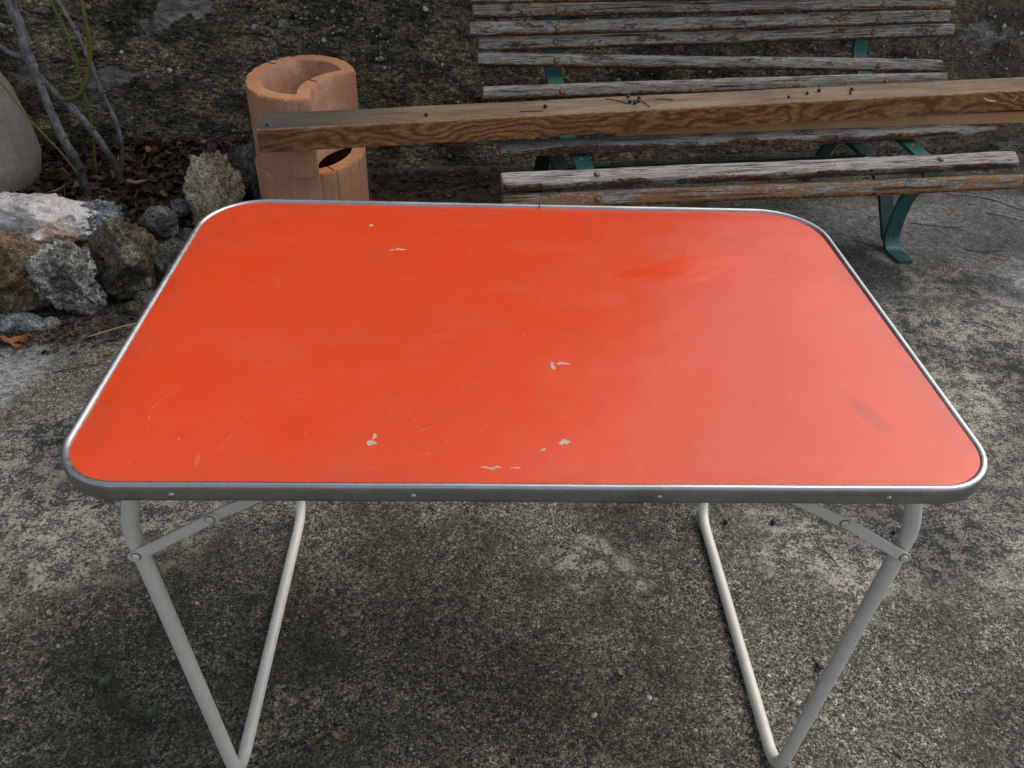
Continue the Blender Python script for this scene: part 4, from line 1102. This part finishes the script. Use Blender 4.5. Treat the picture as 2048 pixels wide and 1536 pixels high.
# ------------------------------------------------------------------ SHRUB
def build_shrub():
    root = empty('shrub', (-1.25, 1.86, 0.1))
    tag(root, 'bare shrub with grey knobbly stems and green shoots in the leaf bed', 'shrub')
    rng = random.Random(4)
    def stem(name, pts, r0, r1, mat, knob=(), n=6, wob=0.10):
        pts = [Vector(p) - root.location for p in pts]
        path = catmull(pts, n); m = len(path); rad = []
        for i, p in enumerate(path):
            r = r0 + (r1 - r0) * i / (m - 1)
            r *= 1 + 0.13 * mn.noise((i * 0.7, r0 * 900, 0))
            for (ki, kr) in knob: r += kr * math.exp(-((i - ki * n) / 1.6) ** 2)
            rad.append(r)
        path = [p + Vector((0.0016 * mn.noise((i * .5, r0 * 99, 1)), 0.0016 * mn.noise((i * .5, r0 * 99, 5)), 0)) for i, p in enumerate(path)]
        return link_mesh(name, *tube_geo(path, rad, 10, wob, rng), mat, root)
    b = M['bark']
    stem('stem', [(-1.262, 1.80, 0.06), (-1.268, 1.815, 0.12), (-1.279, 1.83, 0.194), (-1.285, 1.83, 0.241), (-1.300, 1.83, 0.303), (-1.312, 1.83, 0.384), (-1.320, 1.83, 0.463), (-1.327, 1.835, 0.514)], 0.0155, 0.0105, b, ((2.2, 0.007), (3, 0.004), (7, 0.004)))
    stem('stem', [(-1.327, 1.835, 0.505), (-1.330, 1.83, 0.545), (-1.328, 1.83, 0.605), (-1.338, 1.83, 0.681), (-1.335, 1.83, 0.78), (-1.33, 1.84, 0.95)], 0.0125, 0.0105, b, ((0.6, 0.005),))
    stem('stem', [(-1.186, 1.87, 0.08), (-1.186, 1.88, 0.147), (-1.190, 1.88, 0.199), (-1.227, 1.88, 0.301), (-1.274, 1.88, 0.376), (-1.297, 1.875, 0.408), (-1.335, 1.86, 0.480), (-1.340, 1.845, 0.52)], 0.0125, 0.0075, b, ((0.6, 0.008), (4, 0.003)))
    stem('branch', [(-1.330, 1.835, 0.528), (-1.369, 1.83, 0.541), (-1.397, 1.83, 0.561), (-1.44, 1.82, 0.60)], 0.0085, 0.0075, b)
    stem('branch', [(-1.330, 1.845, 0.533), (-1.327, 1.85, 0.583), (-1.331, 1.85, 0.629), (-1.333, 1.85, 0.677), (-1.334, 1.85, 0.76), (-1.34, 1.86, 0.92)], 0.0065, 0.0055, b, ((1, .002), (2, .002)))
    stem('branch', [(-1.188, 1.885, 0.150), (-1.183, 1.94, 0.224), (-1.184, 1.95, 0.308), (-1.202, 1.95, 0.395), (-1.213, 1.95, 0.469), (-1.220, 1.95, 0.511), (-1.234, 1.95, 0.575), (-1.260, 1.95, 0.658), (-1.285, 1.95, 0.76), (-1.31, 1.95, 0.92)], 0.0075, 0.0055, b, ((6, .002), (4, .002)))
    stem('branch', [(-1.288, 1.876, 0.401), (-1.257, 1.872, 0.406), (-1.225, 1.87, 0.429), (-1.196, 1.87, 0.475), (-1.166, 1.87, 0.559), (-1.163, 1.87, 0.613), (-1.158, 1.87, 0.678), (-1.154, 1.87, 0.78), (-1.15, 1.87, 0.92)], 0.0068, 0.0052, M['greenbark'])['label'] = 'olive green branch curving upwards'
    stem('shoot', [(-1.303, 1.97, 0.09), (-1.300, 1.97, 0.123), (-1.272, 1.97, 0.272), (-1.266, 1.97, 0.369), (-1.268, 1.97, 0.429), (-1.266, 1.97, 0.499), (-1.275, 1.97, 0.586), (-1.291, 1.97, 0.653), (-1.30, 1.97, 0.76), (-1.31, 1.97, 0.92)], 0.0042, 0.0032, M['whip'])['label'] = 'thin straight green shoot'
    stem('shoot', [(-1.27, 1.80, 0.20), (-1.296, 1.79, 0.27), (-1.345, 1.78, 0.36), (-1.392, 1.78, 0.46), (-1.43, 1.78, 0.55)], 0.0026, 0.0022, M['greenbark'])
    # buds and cut spurs
    for (x, y, z, dx, dz) in ((-1.300, 1.83, 0.30, 0.02, 0.01), (-1.32, 1.83, 0.45, 0.018, 0.016), (-1.23, 1.88, 0.305, 0.014, 0.016), (-1.202, 1.95, 0.395, 0.012, 0.012), (-1.234, 1.95, 0.575, 0.012, 0.014), (-1.328, 1.83, 0.60, -0.016, 0.018), (-1.272, 1.82, 0.205, 0.026, 0.014)):
        p = [Vector((x, y, z)) - root.location, Vector((x + dx * 0.6, y - 0.004, z + dz * 0.7)) - root.location, Vector((x + dx, y - 0.006, z + dz)) - root.location]
        link_mesh('bud', *tube_geo(p, [0.005, 0.0045, 0.0022], 7), b, root)
build_shrub()

# ------------------------------------------------------------------ LEAVES
def leaf_geo(L, W, curl, rng, n=5):
    """one curled leaf: strip of quads either side of a midrib"""
    V, Fc = [], []
    tw = rng.uniform(-0.6, 0.6)
    for i in range(n + 1):
        s = i / n; w = W * math.sin(math.pi * (0.08 + 0.9 * s)) ** 0.8
        z = curl * L * (s - 0.5) ** 2 * 2
        for q in (-1, 0, 1):
            zz = z + (abs(q) * w * 0.55 * (1 + 0.5 * tw)) + q * tw * w * 0.3 + rng.uniform(-1, 1) * W * 0.10
            V.append(Vector(((s - 0.5) * L, q * w * (1 + rng.uniform(-0.18, 0.18)), zz)))
    for i in range(n):
        for j in (0, 1):
            a = i * 3 + j
            Fc.append((a, a + 1, a + 4, a + 3))
    return V, Fc
def build_litter():
    rng = random.Random(31); PV, PF, PR = [], [], []
    for _ in range(3600):
        x = rng.uniform(-1.9, -0.62); y = rng.uniform(1.42, 2.3)
        if y > wall_y(x) - 0.02: continue
        z = bed_h(x, y)
        if z < 0.0: continue
        kind = rng.random()
        L = rng.uniform(0.02, 0.05) if kind < 0.6 else rng.uniform(0.025, 0.07); W = rng.uniform(0.006, 0.014) if kind < 0.6 else rng.uniform(0.0015, 0.004)
        v, f = leaf_geo(L, W, rng.uniform(-0.5, 0.8), rng, 3)
        m = Matrix.Translation((x, y, z + rng.uniform(0.001, 0.016))) @ Matrix.Rotation(rng.uniform(0, 6.28), 4, 'Z') @ Matrix.Rotation(rng.gauss(0, 0.4), 4, 'X') @ Matrix.Rotation(rng.gauss(0, 0.35), 4, 'Y')
        b = len(PV); PV += [m @ p for p in v]; PF += [tuple(i + b for i in q) for q in f]; PR += [min(1, max(0, rng.gauss(0.42, 0.24)))] * len(f)
    # crumbs at the foot of the stones
    for _ in range(420):
        x = rng.uniform(-1.4, -0.92); y = 1.20 + rng.gauss(0, 0.045) + 0.28 * (x + 1.3)
        v, f = leaf_geo(rng.uniform(0.010, 0.035), rng.uniform(0.0015, 0.006), rng.uniform(-0.3, 0.6), rng, 3)
        m = Matrix.Translation((x, y, gz(x, y) + rng.uniform(0.002, 0.008))) @ Matrix.Rotation(rng.uniform(0, 6.28), 4, 'Z') @ Matrix.Rotation(rng.gauss(0, 0.25), 4, 'X')
        b = len(PV); PV += [m @ p for p in v]; PF += [tuple(i + b for i in q) for q in f]; PR += [min(1, max(0, rng.gauss(0.4, 0.25)))] * len(f)
    # litter gathered along the wall foot under the bench
    for q_ in range(1500):
        x = rng.uniform(-0.55, 2.6) if q_ < 650 else rng.uniform(-0.45, 0.6); y = wall_y(x) - 0.07 - abs(rng.gauss(0, 0.10 if q_ < 650 else 0.22))
        v, f = leaf_geo(rng.uniform(0.012, 0.04), rng.uniform(0.001, 0.007), rng.uniform(-0.3, 0.6), rng, 3)
        m = Matrix.Translation((x, y, gz(x, y) + rng.uniform(0.003, 0.012))) @ Matrix.Rotation(rng.uniform(0, 6.28), 4, 'Z') @ Matrix.Rotation(rng.gauss(0, 0.3), 4, 'X')
        b = len(PV); PV += [m @ p for p in v]; PF += [tuple(i + b for i in q) for q in f]; PR += [min(1, max(0, rng.gauss(0.35, 0.25)))] * len(f)
    tag(link_mesh('leaf_litter', PV, PF, M['litter'], rnd=PR), 'brown dry leaf litter covering the soil bed', 'leaf litter', kind='stuff')
build_litter()
LEAVES = [  # x, y, length, width, curl, material, label, height above what it lies on
    (-1.161, 2.105, 0.062, 0.020, 1.0, 'leaf_o', 'curled orange leaf in the bed close to the wall'),
    (-1.000, 2.02, 0.068, 0.022, 0.9, 'leaf_o', 'orange brown leaf behind the tan rock'),
    (-1.095, 1.725, 0.060, 0.020, 0.9, 'leaf_o', 'bright orange curled leaf behind the mossy rock'),
    (-1.138, 1.905, 0.045, 0.018, 0.6, 'leaf_o', 'orange brown leaf at the foot of the shrub stem'),
    (-1.150, 1.765, 0.060, 0.020, 0.6, 'leaf_b', 'pale brown folded leaf left of the bright orange leaf'),
    (-1.105, 1.820, 0.070, 0.022, 0.5, 'leaf_b', 'wide pale brown leaf behind the bright orange leaf'),
    (-1.330, 1.770, 0.075, 0.018, 0.4, 'leaf_b', 'long pale brown leaf behind the white quartz rock'),
    (-1.258, 1.765, 0.040, 0.018, 0.4, 'leaf_g', 'small green leaf lying on the litter by the shrub stem'),
    (-1.42, 1.93, 0.060, 0.018, 0.6, 'leaf_o', 'orange brown leaf beside the beige boulder'),
    (-1.257, 1.172, 0.044, 0.014, 0.7, 'leaf_o', 'reddish leaf on the concrete at the left edge, left of a pair'),
    (-1.222, 1.176, 0.050, 0.019, 0.8, 'leaf_o', 'broad orange leaf on the concrete, right of a pair'),
    (-0.995, 1.141, 0.024, 0.008, 0.5, 'leaf_o', 'tiny orange leaf on the concrete by the left table edge'),
    (-1.07, 1.215, 0.040, 0.010, 0.5, 'leaf_g', 'narrow green leaf at the foot of the rocks'),
    (-0.077, 0.216, 0.016, 0.005, 0.5, 'leaf_b', 'small orange leaf fragment under the table centre'),
    (0.188, 0.210, 0.016, 0.007, 0.9, 'leaf_b', 'small crumpled brown leaf under the table right of centre'),
    (-0.273, 0.096, 0.026, 0.007, 0.8, 'leaf_b', 'brown upright leaf fragment beside the left table leg'),
    (-0.313, 0.092, 0.014, 0.006, 0.4, 'leaf_o', 'tiny orange leaf fragment nearest the left table leg'),
    (-0.578, 0.141, 0.034, 0.008, 0.4, 'leaf_g', 'dark green leaf left of the front left table leg'),
    (-0.673, 0.200, 0.034, 0.008, 0.3, 'leaf_g', 'dark green leaf furthest left on the concrete'),
    (1.634, 2.080, 0.018, 0.009, 0.5, 'leaf_y', 'small yellow leaf on the concrete right of the bench leg'),
]
def build_leaves():
    rng = random.Random(77)
    for (x, y, L, W, cu, mat, lab) in LEAVES:
        v, f = leaf_geo(L, W, cu, rng, 6)
        bed = bed_h(x, y) if (y > 1.4 and x < -0.55) else -1
        z = max(gz(x, y), bed) + (0.022 if bed > 0.03 else 0.004)
        o = link_mesh('leaf', v, f, M[mat], loc=(x, y, z), rot=(rng.gauss(0, .15) - (0.5 if bed > 0.03 else 0), rng.gauss(0, 0.2), rng.uniform(-0.8, 0.8) if mat != 'leaf_g' else rng.uniform(1.2, 1.9)))
        tag(o, lab, 'leaf')
build_leaves()

# ------------------------------------------------------------------ BERRIES, TWIGS AND STRAW ON THE GROUND
def build_bits():
    ivb, fcb = ICO[2]
    for (x, y, r, lab) in ((0.454, 0.562, .0056, 'black berry on the concrete just right of the right leg frame top'), (0.554, 0.563, .0062, 'black berry on the concrete midway between right table legs'), (0.800, 0.537, .0045, 'black berry on the concrete beyond the right brace'), (0.538, 0.222, .0060, 'dark red berry beside a twig near the right front leg')):
        o = link_mesh('berry', [c * r for c in ivb], fcb, M['berry'], loc=(x, y, gz(x, y) + r * 0.9)); tag(o, lab, 'berry')
    rng = random.Random(3)
    T = [((0.537, 0.250), (0.533, 0.215), (0.524, 0.180), 'reddish thin twig lying by the right front table leg'),
         ((1.70, 2.25), (1.82, 2.22), (1.95, 2.10), 'long forked twig at the right edge beyond the bench'),
         ((1.78, 2.10), (1.86, 2.04), (1.95, 1.98), 'thin twig at the right edge below the bench seat'),
         ((1.45, 1.99), (1.55, 1.96), (1.62, 1.97), 'thin twig on the concrete beside the green bench foot'),
         ((1.20, 1.86), (1.26, 1.80), (1.33, 1.83), 'dark twig on the concrete behind the bench foot'),
         ((1.02, 1.79), (1.07, 1.86), (1.13, 1.88), 'dark twig under the bench left of the green leg'),
         ((1.33, 1.35), (1.37, 1.33), (1.41, 1.30), 'dark twig on pale lichen right of the table'),
         ((-1.10, 1.06), (-1.05, 1.075), (-1.00, 1.10), 'dark twig on the concrete left of the table edge'),
         ((-0.96, 0.86), (-0.93, 0.87), (-0.89, 0.89), 'short brown twig close to the left table edge'),
         ((-0.84, 0.60), (-0.79, 0.63), (-0.72, 0.66), 'curved brown twig near the front left table corner'),
         ((0.62, 0.50), (0.64, 0.475), (0.65, 0.45), 'short reddish twig on the concrete below the right brace'),
         ((1.55, 1.80), (1.60, 1.78), (1.68, 1.80), 'wiry twig on the grey concrete at the far right')]
    for a, b, c, lab in T:
        pts = [Vector((q[0], q[1], gz(*q) + 0.003 + 0.003 * (i == 1))) for i, q in enumerate((a, b, c))]
        path = catmull(pts, 6)
        path = [p + Vector((0.002 * mn.noise(p * 60), 0.002 * mn.noise(p * 60 + Vector((5, 5, 5))), 0)) for p in path]
        parts = [tube_geo(path, 0.0014, 5)]
        if (path[-1] - path[0]).length > 0.12:
            q = path[len(path) // 2]; parts.append(tube_geo([q, q + Vector((0.03, -0.025, 0.003)), q + Vector((0.06, -0.035, 0.001))], 0.001, 5))
        tag(link_mesh('twig', *join_geo(parts), M['twig']), lab, 'twig')
    p = [Vector((-1.075, 1.20, 0.012)), Vector((-1.00, 1.235, 0.022)), Vector((-0.93, 1.275, 0.022))]
    tag(link_mesh('straw', *tube_geo(catmull(p, 5), 0.0016, 5), M['straw']), 'pale dry straw lying below the rocks by the table edge', 'straw')
build_bits()
